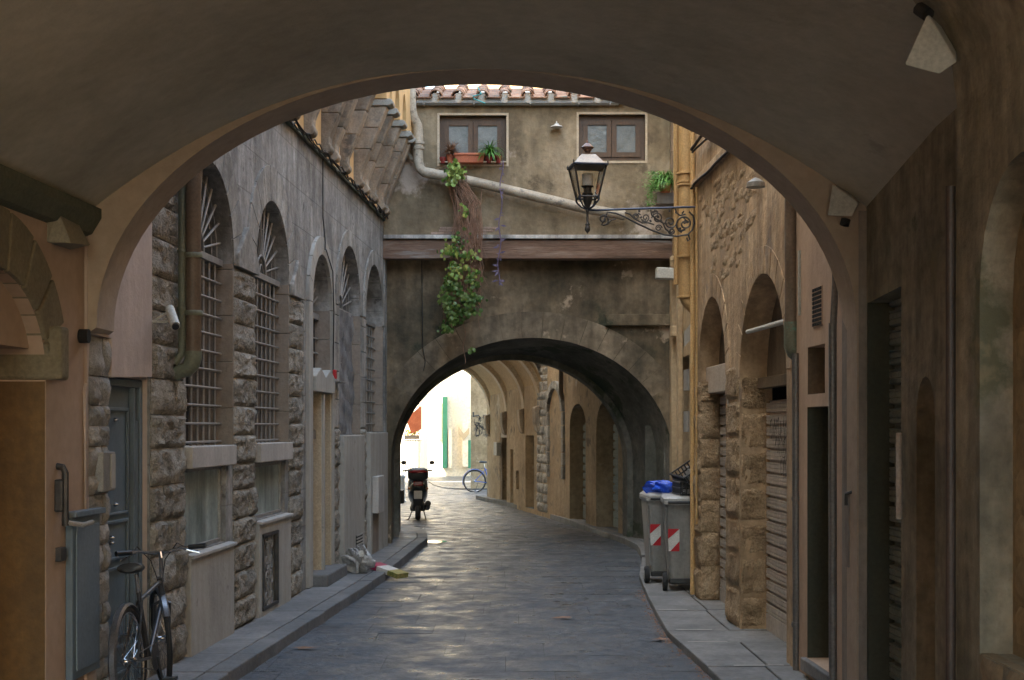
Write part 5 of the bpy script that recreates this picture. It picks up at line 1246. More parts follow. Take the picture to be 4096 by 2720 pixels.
# ---------------- street lantern
Yn = 15.75; lx = xq(1354, Yn)
LT = thing('street_lantern', 'old square glass street lantern on an ornate scrolled iron wall bracket', 'street lamp', (lx, Yn, zp(500, Yn)))
Z = lambda y: zp(y, Yn)
def sq(mb, prof, closed=True, rot=R(8)):
    n = len(prof); vs = []
    for h, z in prof:
        for k in range(4):
            a = rot+math.pi/4+k*math.pi/2; vs.append((lx+h*1.414*math.cos(a), Yn+h*1.414*math.sin(a), z))
    fs = [(i*4+k, i*4+(k+1) % 4, i*4+4+(k+1) % 4, i*4+4+k) for i in range(n-1) for k in range(4)]
    fs += [(3, 2, 1, 0), tuple((n-1)*4+k for k in range(4))]
    return mb.add(vs, fs)
b = MB(); sq(b, [(.17, Z(382)), (.085, Z(362)+.01), (.075, Z(358))]); b.build('roof', 'copper', LT, bevel=.004)
b = MB(); sq(b, [(.18, Z(387)), (.198, Z(386)), (.198, Z(382)), (.17, Z(381))]); b.build('rim', 'bluemetal2', LT, bevel=.003)
for k in range(4):
    a = R(8)+math.pi/4+k*math.pi/2
    b = MB(); b.lathe([(.006, 0), (.009, .015), (.001, .035)], (lx+.27*math.cos(a), Yn+.27*math.sin(a), Z(382)), 8); b.build('corner_finial', 'darkiron', LT)
b = MB(); b.lathe([(.045, Z(359)), (.03, Z(355)), (.032, Z(350)), (.045, Z(347)), (.045, Z(345)), (.062, Z(343)), (.072, Z(340)), (.05, Z(336)), (.03, Z(332)), (.014, Z(330)), (.012, Z(328)), (.004, Z(323))], (lx, Yn, 0), 20); b.build('chimney_cap', 'copperdark', LT, smooth=True)
zt, zb_ = Z(387), Z(456); ht, hb_ = .175, .105
def cpt(k, h, z):
    a = R(8)+math.pi/4+k*math.pi/2; return Vector((lx+h*1.414*math.cos(a), Yn+h*1.414*math.sin(a), z))
for k in range(4):
    b = MB(); b.tube([cpt(k, ht, zt), cpt(k, hb_, zb_)], .011, 4); b.build('corner_bar', 'darkiron', LT)
    b = MB(); b.tube([cpt(k, hb_, zb_), cpt(k+1, hb_, zb_)], .012, 4); b.build('bottom_bar', 'darkiron', LT)
    b = MB(); q = [cpt(k, ht-.006, zt), cpt(k+1, ht-.006, zt), cpt(k+1, hb_-.006, zb_), cpt(k, hb_-.006, zb_)]; b.add(q, [(0, 1, 2, 3)]); b.build('glass_pane', 'pane', LT)
    b = MB(); p = cpt(k, hb_, zb_); b.tube([p+Vector((0, 0, .02)), p+Vector((0, 0, -.03)), p*.0+Vector((lx+(p.x-lx)*.9, Yn+(p.y-Yn)*.9, zb_-.05)), Vector((lx+(p.x-lx)*.55, Yn+(p.y-Yn)*.55, zb_-.1)), Vector((lx, Yn, zb_-.13))], [.012, .012, .01, .009, .012], 8); b.build('cradle_arm', 'bluemetal2', LT, smooth=True)
b = MB(); b.lathe([(.062, Z(430)), (.062, Z(408)), (.064, Z(403)), (.05, Z(401))], (lx, Yn, 0), 18); b.build('opal_bulb', 'bulb', LT, smooth=True)
b = MB(); b.lathe([(.03, zb_), (.06, zb_+.01), (.06, zb_+.05), (.045, zb_+.06), (.045, Z(431)), (.068, Z(431)), (.068, Z(429)), (.03, Z(429))], (lx, Yn, 0), 16); b.build('bulb_holder', 'darkiron', LT, smooth=True)
b = MB(); b.lathe([(.05, zb_+.005), (.05, zb_-.04), (.035, zb_-.08), (.022, zb_-.12), (.014, Z(484)), (.02, Z(486)), (.014, Z(490)), (.014, Z(512)), (.024, Z(516)), (.03, Z(518)), (.022, Z(520)), (.03, Z(526)), (.03, Z(531)), (.012, Z(536)), (.003, Z(539))], (lx, Yn, 0), 14); b.build('stem', 'darkiron', LT, smooth=True)
xe = WR(Yn, 0, 0).x
b = MB(); b.tube([(lx, Yn, Z(484)), (lx+.1, Yn, Z(485)), (lx+.45, Yn, Z(482)), (xe+.02, Yn, Z(477))], .013, 6); b.build('top_rail', 'bluemetal2', LT, smooth=True)
def path(pts, r): 
    b = MB(); b.tube([(xq(x, Yn), Yn, Z(y)) for x, y in pts], r, 6); return b.build('scroll', 'darkiron', LT, smooth=True)
def spiral(cx_, cy_, r0, r1, a0, a1, n=22): return [(cx_+lerp(r0, r1, i/n)*math.cos(lerp(a0, a1, i/n)), cy_-lerp(r0, r1, i/n)*math.sin(lerp(a0, a1, i/n))) for i in range(n+1)]
path(spiral(1391, 506, 3, 14, 0, -math.pi*2.6)+[(1400, 489), (1420, 492), (1440, 500), (1470, 516), (1500, 530), (1530, 541), (1560, 545), (1585, 541), (1596, 530), (1600, 515), (1598, 498), (1588, 488)], .011)
path(spiral(1578, 516, 4, 21, math.pi*.5, math.pi*3.4), .011)
path(spiral(1545, 512, 3, 15, math.pi, math.pi*4), .009)
path(spiral(1548, 533, 2, 8, 0, -math.pi*3), .009)
path(spiral(1515, 503, 3, 13, 0, math.pi*3), .009)
path(spiral(1518, 526, 2, 8, math.pi, -math.pi*2), .008)
path(spiral(1488, 502, 2, 10, math.pi*.2, -math.pi*2.9), .008)
path(spiral(1466, 499, 2, 7, 0, math.pi*3), .008)
path([(1440, 490), (1452, 494), (1462, 504), (1478, 513), (1495, 514), (1508, 518)], .009)
path([(1500, 484), (1502, 495), (1512, 505), (1528, 514), (1534, 528), (1548, 540)], .010)
path([(1556, 482), (1560, 492), (1568, 497), (1580, 494)], .010)
path([(1420, 505), (1408, 508), (1402, 516), (1394, 519)], .009)
path([(1586, 540), (1590, 552), (1585, 556), (1583, 548)], .010)
for k in range(26):
    x, y_ = random.uniform(1470, 1595), 0; y_ = random.uniform(486, lerp(512, 540, (x-1470)/125))
    b = MB(); b.box((xq(x, Yn), Yn, Z(y_)), (random.uniform(.02, .045), .014, random.uniform(.012, .03)), Matrix.Rotation(random.uniform(0, 3), 3, 'Y')); b.build('leaf_ornament', 'darkiron', LT, bevel=.004)
b = MB(); b.box((xe+.0, Yn, (Z(470)+Z(548))/2), (.03, .06, Z(470)-Z(548))); b.build('wall_plate', 'darkiron', LT, bevel=.006)

# ---------------- wheelie bins
def bin_(loc, rz_, lab):
    t = thing('wheelie_bin', lab, 'wheelie bin', loc, 'grey wheelie bins on the right pavement', rz_)
    H = 1.0
    def rr(w, d, z, r=.05, n=4):
        o = []
        for (sx, sy, a0) in ((1, 1, 0), (-1, 1, math.pi/2), (-1, -1, math.pi), (1, -1, 1.5*math.pi)):
            for k in range(n+1):
                a = a0+k/n*math.pi/2; o.append((sx*(w/2-r)+r*math.cos(a), sy*(d/2-r)+r*math.sin(a), z))
        return o
    def stack(secs):
        b = MB(); m = None
        for s_ in secs: b.v += s_; m = len(s_)
        for i in range(len(secs)-1):
            for k in range(m): b.f.append((i*m+k, i*m+(k+1) % m, (i+1)*m+(k+1) % m, (i+1)*m+k))
        b.f.append(tuple(range(m))); b.f.append(tuple((len(secs)-1)*m+k for k in range(m))); return b
    b = stack([rr(.44, .48, .10), rr(.45, .5, .2), rr(.54, .64, H-.05), rr(.54, .64, H)]); lb_(b, 'body', 'bin', t, True)
    for sx in (-1, 1):
        b = MB(); b.tube([(sx*.225, -.245, .22), (sx*.265, -.325, H-.04)], .012, 6); lb_(b, 'corner_rib', 'bin', t)
    b = stack([rr(.57, .68, H), rr(.585, .70, H+.012), rr(.585, .70, H+.04), rr(.56, .67, H+.045)]); lb_(b, 'rim', 'binlid', t, True)
    b = stack([rr(.58, .70, H+.047), rr(.58, .70, H+.07), rr(.5, .6, H+.10)]); lb_(b, 'lid', 'binlid', t, True)
    b = MB(); b.tube([(-.24, -.36, H+.03), (.24, -.36, H+.03)], .016, 8); lb_(b, 'handle', 'black', t, True)
    for sx in (-1, 1):
        b = MB(); b.lathe([(.06, -.025), (.1, -.025), (.105, -.01), (.105, .01), (.1, .025), (.06, .025)], (sx*.27, -.26, .105), 20, Matrix.Rotation(R(90), 3, 'Y')); w_ = lb_(b, 'wheel', 'rubber', t, True)
        b = MB(); b.lathe([(.055, -.03), (.02, -.034), (.02, .034), (.055, .03)], (sx*.27, -.26, .105), 12, Matrix.Rotation(R(90), 3, 'Y')); lb_(b, 'hub', 'bin', w_, True)
    b = MB(); b.box((0, -.26, .115), (.44, .06, .06)); lb_(b, 'axle', 'black', t, bevel=.01)
    for sx in (-1, 1):
        a = MB(); x0 = sx*.17; wq, hq = .13, .26; zz0 = .46
        yy = lambda z: -(.25+(z-.2)/(H-.25)*.07)-.002
        def pl(pts, dd): return [(x0-wq/2+u*wq, yy(zz0+v*hq)-dd, zz0+v*hq) for u, v in pts]
        a.add(pl([(0, 0), (1, 0), (1, 1), (0, 1)], .001), [(0, 1, 2, 3)]); st_ = lb_(a, 'reflective_sticker', 'white', t)
        for pg in (([(0, 1), (1, 1), (.0, .55)] if sx < 0 else [(0, 1), (1, 1), (1, .55)]), ([(1, .0), (1, .45), (.2, 0)] if sx < 0 else [(0, 0), (0, .45), (.8, 0)])):
            a = MB(); a.add(pl(pg, .004), [(0, 1, 2)]); lb_(a, 'red_stripe', 'red', st_)
    return t
bA = bin_((2.055, 16.72, HR+.0), R(-3), 'nearer grey wheelie bin carrying the black crates, with red and white stickers')
bB = bin_((1.90, 17.55, HR+.0), R(2), 'farther grey wheelie bin with blue bag on top and red and white sticker')
def crate(loc, rot, lab):
    t = thing('plastic_crate', lab, 'crate', loc); t.rotation_euler = rot
    W, D, Hh = .40, .52, .15
    for k in range(9):
        x = -W/2+.02+k*(W-.04)/8
        for sy in (-1, 1):
            b = MB(); b.box((x, sy*D/2, Hh/2), (.014, .012, Hh)); lb_(b, 'slat', 'black', t)
    for k in range(11):
        y_ = -D/2+.02+k*(D-.04)/10
        for sx in (-1, 1):
            b = MB(); b.box((sx*W/2, y_, Hh/2), (.012, .014, Hh)); lb_(b, 'slat', 'black', t)
    for z in (0.01, Hh*.55, Hh):
        for (c, s_) in (((0, -D/2, z), (W+.02, .018, .018)), ((0, D/2, z), (W+.02, .018, .018)), ((-W/2, 0, z), (.018, D, .018)), ((W/2, 0, z), (.018, D, .018))):
            b = MB(); b.box(c, s_); lb_(b, 'rail', 'black', t, bevel=.003)
    for k in range(6):
        b = MB(); b.box((-W/2+.03+k*(W-.06)/5, 0, .008), (.03, D-.02, .008)); lb_(b, 'floor_slat', 'black', t)
    return t
crate((2.13, 16.70, HR+1.105), (0, 0, R(4)), 'black plastic crate lying flat on the nearer bin')
crate((2.17, 16.62, HR+1.31), (R(4), R(-33), R(10)), 'black plastic crate tilted up on top of the flat crate')
def blob(name, mat, c, r, lab=None, cat=None, seed=1, amp=.25, parent=None, sc_=(1, 1, 1), flat=-9):
    rnd = random.Random(seed); b = MB(); n, m = 36, 24; ph = [(rnd.uniform(2, 7), rnd.uniform(2, 7), rnd.uniform(0, 6)) for _ in range(7)]
    for i in range(m+1):
        th = math.pi*i/m
        for k in range(n):
            a = 2*math.pi*k/n; d = Vector((math.sin(th)*math.cos(a), math.sin(th)*math.sin(a), math.cos(th)))
            q = 1+sum(amp/7*2*math.sin(f*d.x*1.7+g_*d.y*1.7+h+f*d.z) for f, g_, h in ph)+rnd.uniform(-.012, .012)*(0 < i < m)
            v = Vector((d.x*r*q*sc_[0], d.y*r*q*sc_[1], max(d.z*r*q*sc_[2], flat))); b.v.append(Vector(c)+v)
    for i in range(m):
        for k in range(n): b.f.append((i*n+k, i*n+(k+1) % n, (i+1)*n+(k+1) % n, (i+1)*n+k))
    o = b.build(name, mat, parent, True)
    if lab: tag(o, lab, cat)
    return o
blob('blue_bag', 'bluebag', (1.80, 17.35, HR+1.16), .13, 'bright blue plastic bag on top of the farther bin', 'bag', 3, .5, sc_=(1.25, 1.1, .62))
blob('clear_plastic_bag', 'clearbag', (2.22, 16.72, HR+1.25), .15, 'crumpled clear plastic heaped inside the black crates', 'bag', 8, .5, sc_=(1.0, 1.2, .8))
# ---------------- rubbish by the left kerb
gx = lambda x, y, z=HL: (lambda Y: Vector(((x-1180)/F*Y, Y, z)))((1.95-z)*F/(y-988))
p = gx(822, 1322)
tb = thing('rubbish_bag', 'crumpled translucent rubbish bag on the left pavement by the kerb', 'rubbish bag', p)
blob('bag_body', 'clearbag', p+Vector((0, .1, .145)), .16, None, None, 5, .35, tb, (1.1, 1.0, .95), -.14)
blob('bag_neck', 'clearbag', p+Vector((.05, .05, .27)), .065, None, None, 9, .6, tb, (1.0, .9, 1.1))
fp = MB(); fp.add([p+Vector((.02, -.06, .2)), p+Vector((.1, -.05, .22)), p+Vector((.09, -.07, .3)), p+Vector((.03, -.04, .29))], [(0, 1, 2, 3)]); fp.build('flap', 'white', tb)
pb = thing('printed_carton', 'long printed carton, crimson end and green gold end, tipped over the left kerb edge', 'carton', gx(890, 1322, .1))
A_, B_ = at(862, 1306, 18.5), at(928, 1336, 18.2); A_.z = .175; B_.z = .065
dirv = (B_-A_).normalized(); side = Vector((0, 0, 1)).cross(dirv).normalized(); up = dirv.cross(side)
for (f0, f1, mt, nm) in ((0, .28, 'cardred', 'end_panel'), (.281, .66, 'card', 'middle_panel'), (.661, 1.0, 'cardgreen', 'end_panel')):
    b = MB(); c = [];
    for f_ in (f0, f1):
        for s_ in (-1, 1):
            for u_ in (-1, 1): c.append(A_.lerp(B_, f_)+side*s_*.11+up*u_*.032)
    b.add(c, [(0, 1, 3, 2), (4, 6, 7, 5), (0, 4, 5, 1), (2, 3, 7, 6), (0, 2, 6, 4), (1, 5, 7, 3)]); b.build(nm, mt, pb, bevel=.003)
b = MB(); c = A_+Vector((-.06, 0, 0)); b.add([c+Vector((-.02, -.1, -.02)), c+Vector((.08, -.12, .04)), c+Vector((.07, .1, .05)), c+Vector((-.04, .1, .06)), c+Vector((0, 0, .09))], [(0, 1, 4), (1, 2, 4), (2, 3, 4), (3, 0, 4), (0, 1, 2, 3)]); b.build('torn_flap', 'white', pb)
# small litter on road
for (x, y, nm) in ((700, 1495, 'dead leaf scrap on the road near the left kerb'), (1520, 1475, 'dark leaf scrap on the road near the right kerb'), (1295, 1425, 'small dark scrap in the middle of the road')):
    p = gx(x, y, .012); b = MB(); v = []
    for k in range(9): a = k/9*6.283; r_ = random.uniform(.02, .06); v.append(p+Vector((r_*2.2*math.cos(a), r_*math.sin(a)*1.2, random.uniform(0, .012))))
    v.append(p+Vector((0, 0, .02))); b.add(v, [(k, (k+1) % 9, 9) for k in range(9)]); tag(b.build('litter_scrap', 'stem'), nm, 'litter')
# sparse kerb debris on the right
db = MB(); rnd = random.Random(9)
for k in range(260):
    Y = rnd.uniform(9.5, 17); x = kR(Y)-abs(rnd.gauss(0, .04)); z = .006; q = rnd.uniform(.006, .018); a = rnd.uniform(0, 6)
    db.add([(x+q*math.cos(a+j*2.09), Y+q*math.sin(a+j*2.09), z) for j in range(3)]+[(x, Y, z+q*.7)], [(0, 1, 3), (1, 2, 3), (2, 0, 3), (0, 1, 2)])
tag(db.build('kerb_debris', 'stem'), 'dry crumbs of leaves and dirt along the right kerb', 'debris', kind='stuff')

# ---------------- bicycles
def bicycle(lab, loc, rot, fm, rack=False, bars='flat', mud='chrome', group=None, seat_h=.92, steer=0):
    t = thing('bicycle', lab, 'bicycle', loc, group); t.rotation_euler = rot
    r_ = .335; ya, yb_ = -.53, .53
    for yy, nm in ((ya, 'rear_wheel'), (yb_, 'front_wheel')):
        b = MB(); b.torus((0, yy, r_), r_-.02, .011, 'x', 36, 6); w_ = lb_(b, nm, 'chrome', t, True)
        b = MB(); b.torus((0, yy, r_), r_, .02, 'x', 40, 8); lb_(b, 'tyre', 'rubber', w_, True)
        b = MB(); 
        for k in range(28):
            a = 2*math.pi*k/28+(.05 if k % 2 else -.05); s_ = .03 if k % 2 else -.03
            b.tube([(s_, yy+.025*math.cos(a+1.2), r_+.025*math.sin(a+1.2)), (0, yy+(r_-.03)*math.cos(a), r_+(r_-.03)*math.sin(a))], .0016, 3, cap=False)
        tag(lb_(b, 'spokes', 'chrome', w_), kind='stuff')
        b = MB(); b.lathe([(.012, -.05), (.03, -.035), (.018, -.02), (.018, .02), (.03, .035), (.012, .05)], (0, yy, r_), 12, Matrix.Rotation(R(90), 3, 'Y')); lb_(b, 'hub', 'chrome', w_, True)
        b = MB(); a0, a1 = (R(35), R(200)) if yy < 0 else (R(10), R(150))
        pts = []
        n = 18; vs = []
        for k in range(n+1):
            a = lerp(a0, a1, k/n)
            for xx, dr_2 in ((-.028, -.008), (-.016, .008), (.016, .008), (.028, -.008)): vs.append((xx, yy+(r_+.035+dr_2)*math.cos(a), r_+(r_+.035+dr_2)*math.sin(a)))
        b.add(vs, [(4*k+j, 4*k+j+1, 4*k+5+j, 4*k+4+j) for k in range(n) for j in range(3)]); lb_(b, 'mudguard', mud, t, True)
    bbp = Vector((0, -.08, .29)); st_ = Vector((0, -.22, .75)); hd = Vector((0, .33, .76)); hl_ = Vector((0, .37, .64))
    b = MB()
    for a, c, q in ((bbp, st_, .016), (bbp, hl_, .018), (st_+Vector((0, .02, -.06)), hd, .015)): b.tube([a, c], q, 10)
    b.tube([hd+Vector((0, -.01, .03)), hl_+Vector((0, .01, -.03))], .021, 10)
    for s_ in (-1, 1):
        b.tube([bbp+Vector((s_*.03, 0, 0)), (s_*.055, ya, r_)], .01, 6); b.tube([st_+Vector((s_*.015, .02, -.06)), (s_*.055, ya, r_)], .008, 6)
    lb_(b, 'frame', fm, t, True)
    b = MB()
    for s_ in (-1, 1): b.tube([(0, .385, .62), (s_*.05, .39, .6), (s_*.052, .46, .46), (s_*.05, yb_, r_)], [.014, .015, .012, .01], 8)
    lb_(b, 'fork', 'bikeframe' if fm != 'bluepaint' else fm, t, True)
    b = MB(); b.tube([st_, (0, -.245, seat_h-.05)], .013, 8); lb_(b, 'seat_post', 'chrome', t, True)
    b = MB(); loft(b, [(0, -.40, seat_h, .05, .02), (0, -.385, seat_h+.005, .085, .035), (0, -.32, seat_h, .085, .038), (0, -.24, seat_h-.005, .05, .03), (0, -.15, seat_h-.005, .022, .022), (0, -.11, seat_h-.01, .014, .012)], 16, 2); lb_(b, 'saddle', 'black', t, True)
    b = MB(); b.tube([hd, (0, .30, .93), (0, .33, .965)], [.014, .014, .014], 8); lb_(b, 'stem', 'chrome', t, True)
    hz_ = .985
    b = MB(); b.tube([(-.27, .27, hz_+.0), (-.15, .33, hz_-.0), (-.05, .34, hz_-.02), (.05, .34, hz_-.02), (.15, .33, hz_), (.27, .27, hz_)], .011, 8); hb = lb_(b, 'handlebar', 'chrome', t, True)
    for s_ in (-1, 1):
        b = MB(); b.tube([(s_*.2, .305, hz_), (s_*.31, .25, hz_+.005)], [.018, .019], 10); lb_(b, 'grip', 'black', hb, True)
        b = MB(); b.tube([(s_*.17, .33, hz_-.01), (s_*.19, .36, hz_-.02), (s_*.28, .33, hz_-.05)], [.008, .006, .005], 6); lb_(b, 'brake_lever', 'chrome', hb, True)
        b = MB(); b.tube([(s_*.18, .34, hz_), (s_*.14, .43, hz_+.03), (s_*.05, .44, hz_-.08), (0, .38, .7)], .004, 5); lb_(b, 'brake_cable', 'cable', hb, True)
    b = MB(); b.lathe([(.02, -.006), (.09, -.003), (.09, .003), (.02, .006)], bbp+Vector((.045, 0, 0)), 24, Matrix.Rotation(R(90), 3, 'Y')); lb_(b, 'chainring', 'darkiron', t, True)
    for s_ in (-1, 1):
        b = MB(); e = bbp+Vector((s_*.075, .03*s_, -.16*s_)); b.tube([bbp+Vector((s_*.06, 0, 0)), e], .009, 6); b.box(e+Vector((s_*.05, 0, 0)), (.09, .07, .022)); lb_(b, 'pedal', 'black', t)
    b = MB(); b.tube([(.045, ya, r_+.04), (.045, -.08, .38)], .004, 4); b.tube([(.045, ya, r_-.04), (.045, -.08, .2)], .004, 4); lb_(b, 'chain', 'darkiron', t)
    b = MB(); b.tube([(-.03, -.42, .3), (-.16, -.5, .01)], .008, 6); lb_(b, 'kickstand', 'darkiron', t)
    if steer:
        px = Vector((0, .36, 0)); Mx = Matrix.Translation(px) @ Matrix.Rotation(R(steer), 4, 'Z') @ Matrix.Translation(-px)
        muds = [c for c in t.children if c.name.startswith('mudguard')]
        for c in t.children:
            n_ = c.name.split('.')[0]
            if n_ in ('front_wheel', 'fork', 'handlebar', 'stem') or (n_ == 'mudguard' and c.data.vertices[0].co.y > .3): c.matrix_local = Mx
    if rack:
        b = MB()
        for s_ in (-1, 1):
            b.tube([(s_*.06, -.25, .72), (s_*.06, -.8, .72), (s_*.06, ya, r_)], .006, 5)
        for k in range(4): b.tube([(-.06, -.35-.13*k, .72), (.06, -.35-.13*k, .72)], .005, 5)
        lb_(b, 'rack', 'chrome', t)
    return t
bicycle('dark bicycle with flat handlebar and silver mudguard leaning by the blue steel door', (-2.44, 9.72, HL), (0, R(-4), R(-1)), 'bikeframe', mud='bikemud', steer=24)
bk = bicycle('blue town bicycle parked beyond the lane, half hidden by the house corner', (-.62, 43.6, 0), (0, R(3), R(-84)), 'bluepaint', rack=True, mud='bluepaint', seat_h=.93)
# ---------------- scooter
sc_loc = (xq(963, 30.9), 30.9, 0)
s = thing('scooter', 'dark scooter with top case seen from behind, parked beyond the arch', 'scooter', sc_loc, rz=R(4))
b = MB(); b.torus((0, -.62, .25), .19, .062, 'x', 28, 10); w_ = lb_(b, 'rear_wheel', 'rubber', s, True)
b = MB(); b.lathe([(.14, -.04), (.15, 0), (.14, .04)], (0, -.62, .25), 20, Matrix.Rotation(R(90), 3, 'Y')); lb_(b, 'rim', 'darkiron', w_, True)
b = MB(); b.torus((0, .68, .25), .19, .055, 'x', 28, 10); lb_(b, 'front_wheel', 'rubber', s, True)
b = MB(); loft(b, [(0, -.86, .72, .06, .05), (0, -.82, .70, .13, .12), (0, -.7, .66, .18, .17), (0, -.45, .6, .2, .2), (0, -.15, .55, .2, .2), (0, .05, .42, .18, .12)], 22, 2.4); body = lb_(b, 'body', 'scootpaint', s, True)
b = MB(); loft(b, [(0, -.88, .62, .09, .03), (0, -.86, .5, .11, .13), (0, -.84, .44, .10, .2), (0, -.78, .44, .09, .2)], 18, 3); lb_(b, 'mudflap', 'black', s, True)
b = MB(); loft(b, [(0, -.6, .84, .12, .03), (0, -.5, .84, .16, .05), (0, -.1, .80, .16, .05), (0, .05, .78, .12, .03)], 18, 2.5); lb_(b, 'seat', 'black', s, True)
b = MB(); b.box((0, .1, .22), (.34, .5, .12)); lb_(b, 'footboard', 'black', s, bevel=.04)
b = MB(); loft(b, [(0, .38, .6, .2, .33), (0, .46, .62, .22, .36), (0, .56, .62, .15, .3), (0, .6, .6, .05, .2)], 20, 2.6); lb_(b, 'leg_shield', 'scootpaint', s, True)
b = MB(); b.tube([(0, .45, .85), (0, .4, 1.0)], .03, 8); b.tube([(-.32, .33, 1.02), (-.15, .4, 1.03), (.15, .4, 1.03), (.32, .33, 1.02)], .018, 8); lb_(b, 'handlebar', 'black', s, True)
for sx in (-1, 1):
    b = MB(); b.tube([(sx*.2, .4, 1.04), (sx*.24, .4, 1.12), (sx*.29, .36, 1.17)], .007, 6); mr_ = lb_(b, 'mirror_arm', 'black', s, True)
    b = MB(); loft(b, [(sx*.31, .33, 1.2, .045, .035), (sx*.31, .36, 1.2, .06, .045), (sx*.31, .38, 1.2, .03, .02)], 14, 2); lb_(b, 'mirror', 'black', mr_, True)
b = MB(); loft(b, [(0, -.92, .97, .16, .09), (0, -.9, .97, .2, .12), (0, -.8, .98, .22, .14), (0, -.6, .98, .22, .14), (0, -.52, .98, .19, .12)], 22, 3.2); tc_ = lb_(b, 'top_case', 'black', s, True)
b = MB(); loft(b, [(0, -.935, 1.03, .14, .015), (0, -.92, 1.035, .17, .03), (0, -.88, 1.035, .2, .03)], 18, 3); lb_(b, 'red_reflector', 'tail', tc_, True)
b = MB(); b.box((0, -.86, .79), (.2, .08, .1)); lb_(b, 'tail_light', 'tail', s, bevel=.02)
b = MB(); b.box((0, -.905, .55), (.17, .008, .17)); lb_(b, 'number_plate', 'white', s, bevel=.004)
for sx in (-1, 1):
    b = MB(); b.lathe([(.02, -.02), (.03, 0), (.02, .02)], (sx*.19, -.8, .68), 10, Matrix.Rotation(R(90), 3, 'X')); lb_(b, 'indicator', 'amber', s, True)
b = MB(); b.tube([(.14, .1, .2), (.2, -.3, .25), (.21, -.75, .36)], [.03, .06, .065], 12); lb_(b, 'exhaust', 'darkiron', s, True)
b = MB(); b.tube([(-.12, -.45, .2), (-.2, -.6, .015), (-.26, -.62, .0)], .013, 6); b.tube([(.12, -.45, .2), (.17, -.6, .01)], .013, 6); lb_(b, 'centre_stand', 'darkiron', s, True)
b = MB(); loft(b, [(0, -.7, .28, .12, .09), (0, -.4, .3, .15, .12), (0, -.1, .3, .14, .1)], 16, 2.6); lb_(b, 'engine_cover', 'darkiron', s, True)
b = MB(); b.tube([(0, -.88, .3), (0, -.9, .25), (0, -.88, .1)], [.06, .065, .04], 10); lb_(b, 'rear_fender', 'black', s, True)
# half hidden second vehicle part at the left jamb: little black box
b = MB(); p = at(923, 1145, 29.5); b.box(p, (.14, .3, .28)); b.lathe([(.1, -.03), (.12, 0), (.1, .03)], p+Vector((-.05, 0, -.32)), 16, Matrix.Rotation(R(90), 3, 'Y'))
tag(b.build('parked_moped_pannier', 'black', bevel=.03), 'black pannier of a moped peeking out behind the left side of the arch', 'pannier')

# ---------------- plants
def blade_plant(name, lab, c, n, L_, mat, droop=1.0, wdt=.012, up_=1.0, spread=1.0, seed=1, cat='plant'):
    rnd = random.Random(seed); t = thing(name, lab, cat, c)
    b = MB()
    for k in range(n):
        a = rnd.uniform(0, 6.283); l_ = L_*rnd.uniform(.6, 1.1); el = rnd.uniform(.2, 1.3); p = Vector(c); d = Vector((math.cos(a)*math.cos(el)*spread, math.sin(a)*math.cos(el)*spread, math.sin(el)*up_)); sd_ = Vector((-math.sin(a), math.cos(a), 0)); m_ = 6
        pts = [p.copy()]
        for i in range(m_): p = p+d*l_/m_; d.z -= droop*.36; d.normalize(); pts.append(p.copy())
        vs = []
        for i, q in enumerate(pts): w2 = wdt*(1-(i/m_)**2*.9); vs += [q-sd_*w2, q+sd_*w2]
        b.add(vs, [(2*i, 2*i+1, 2*i+3, 2*i+2) for i in range(m_)])
    tag(b.build('blades', mat, t), kind='stuff'); return t
Yp_ = 22.3
zs0 = zp(377, Yp_)
def potm(x0, x1, y0, y1, mat, name, lab, Y=22.33):
    X0, X1 = xq(x0, Y), xq(x1, Y); w2 = (X1-X0)/2; z0, z1 = zp(y1, Y), zp(y0, Y)
    b = MB(); b.lathe([(w2*.75, z0), (w2*.95, z1-.03), (w2*1.05, z1-.03), (w2*1.05, z1), (w2*.85, z1)], ((X0+X1)/2, Y, 0), 16)
    return tag(b.build(name, mat, smooth=True), lab, 'flower pot')
b = MB(); b.hexa(XMAP, w1[0][0], w1[2][0], w1[0][1]-.0, w1[0][1]+.02, YB-.1, YB+.2); b.build('sill_slab', 'patchpl', br)
potm(1013, 1028, 363, 377, 'redpot', 'flower_pot', 'small dark red pot at the far left of the window sill')
potm(1029, 1046, 357, 377, 'terra', 'flower_pot', 'pale terracotta pot with dried plant on the window sill')
potm(1118, 1134, 362, 376, 'redpot', 'flower_pot', 'dark red pot holding the spider plant on the window sill')
potm(1140, 1157, 360, 376, 'redpot', 'flower_pot', 'dark red pot at the right end of the window sill')
b = MB(); Y = 22.3; X0, X1 = xq(1048, Y), xq(1116, Y); z0, z1 = zp(377, Y), zp(356, Y); k_ = .02
b.add([(X0+k_, Y-.08, z0), (X1-k_, Y-.08, z0), (X1-k_, Y+.08, z0), (X0+k_, Y+.08, z0), (X0, Y-.1, z1), (X1, Y-.1, z1), (X1, Y+.1, z1), (X0, Y+.1, z1)], [(0, 1, 2, 3), (4, 5, 6, 7), (0, 1, 5, 4), (1, 2, 6, 5), (2, 3, 7, 6), (3, 0, 4, 7)])
b.hexa(XMAP, X0-.01, X1+.01, z1-.03, z1+.005, Y-.115, Y+.115)
tag(b.build('window_planter', 'terra', bevel=.008), 'long orange terracotta trough in the middle of the window sill', 'planter')
blade_plant('spider_plant', 'bushy green spider plant with arching blades on the window sill', (xq(1129, 22.28), 22.28, zp(360)), 190, .33, 'fern', 1.0, .008, 1.1, 1.0, 3)
blade_plant('dried_plant', 'dried brown plant in terracotta pot on the window sill', (xq(1040, 22.28), 22.28, zp(357)), 120, .2, 'leafdry', .5, .012, 1.2, 1.0, 4)
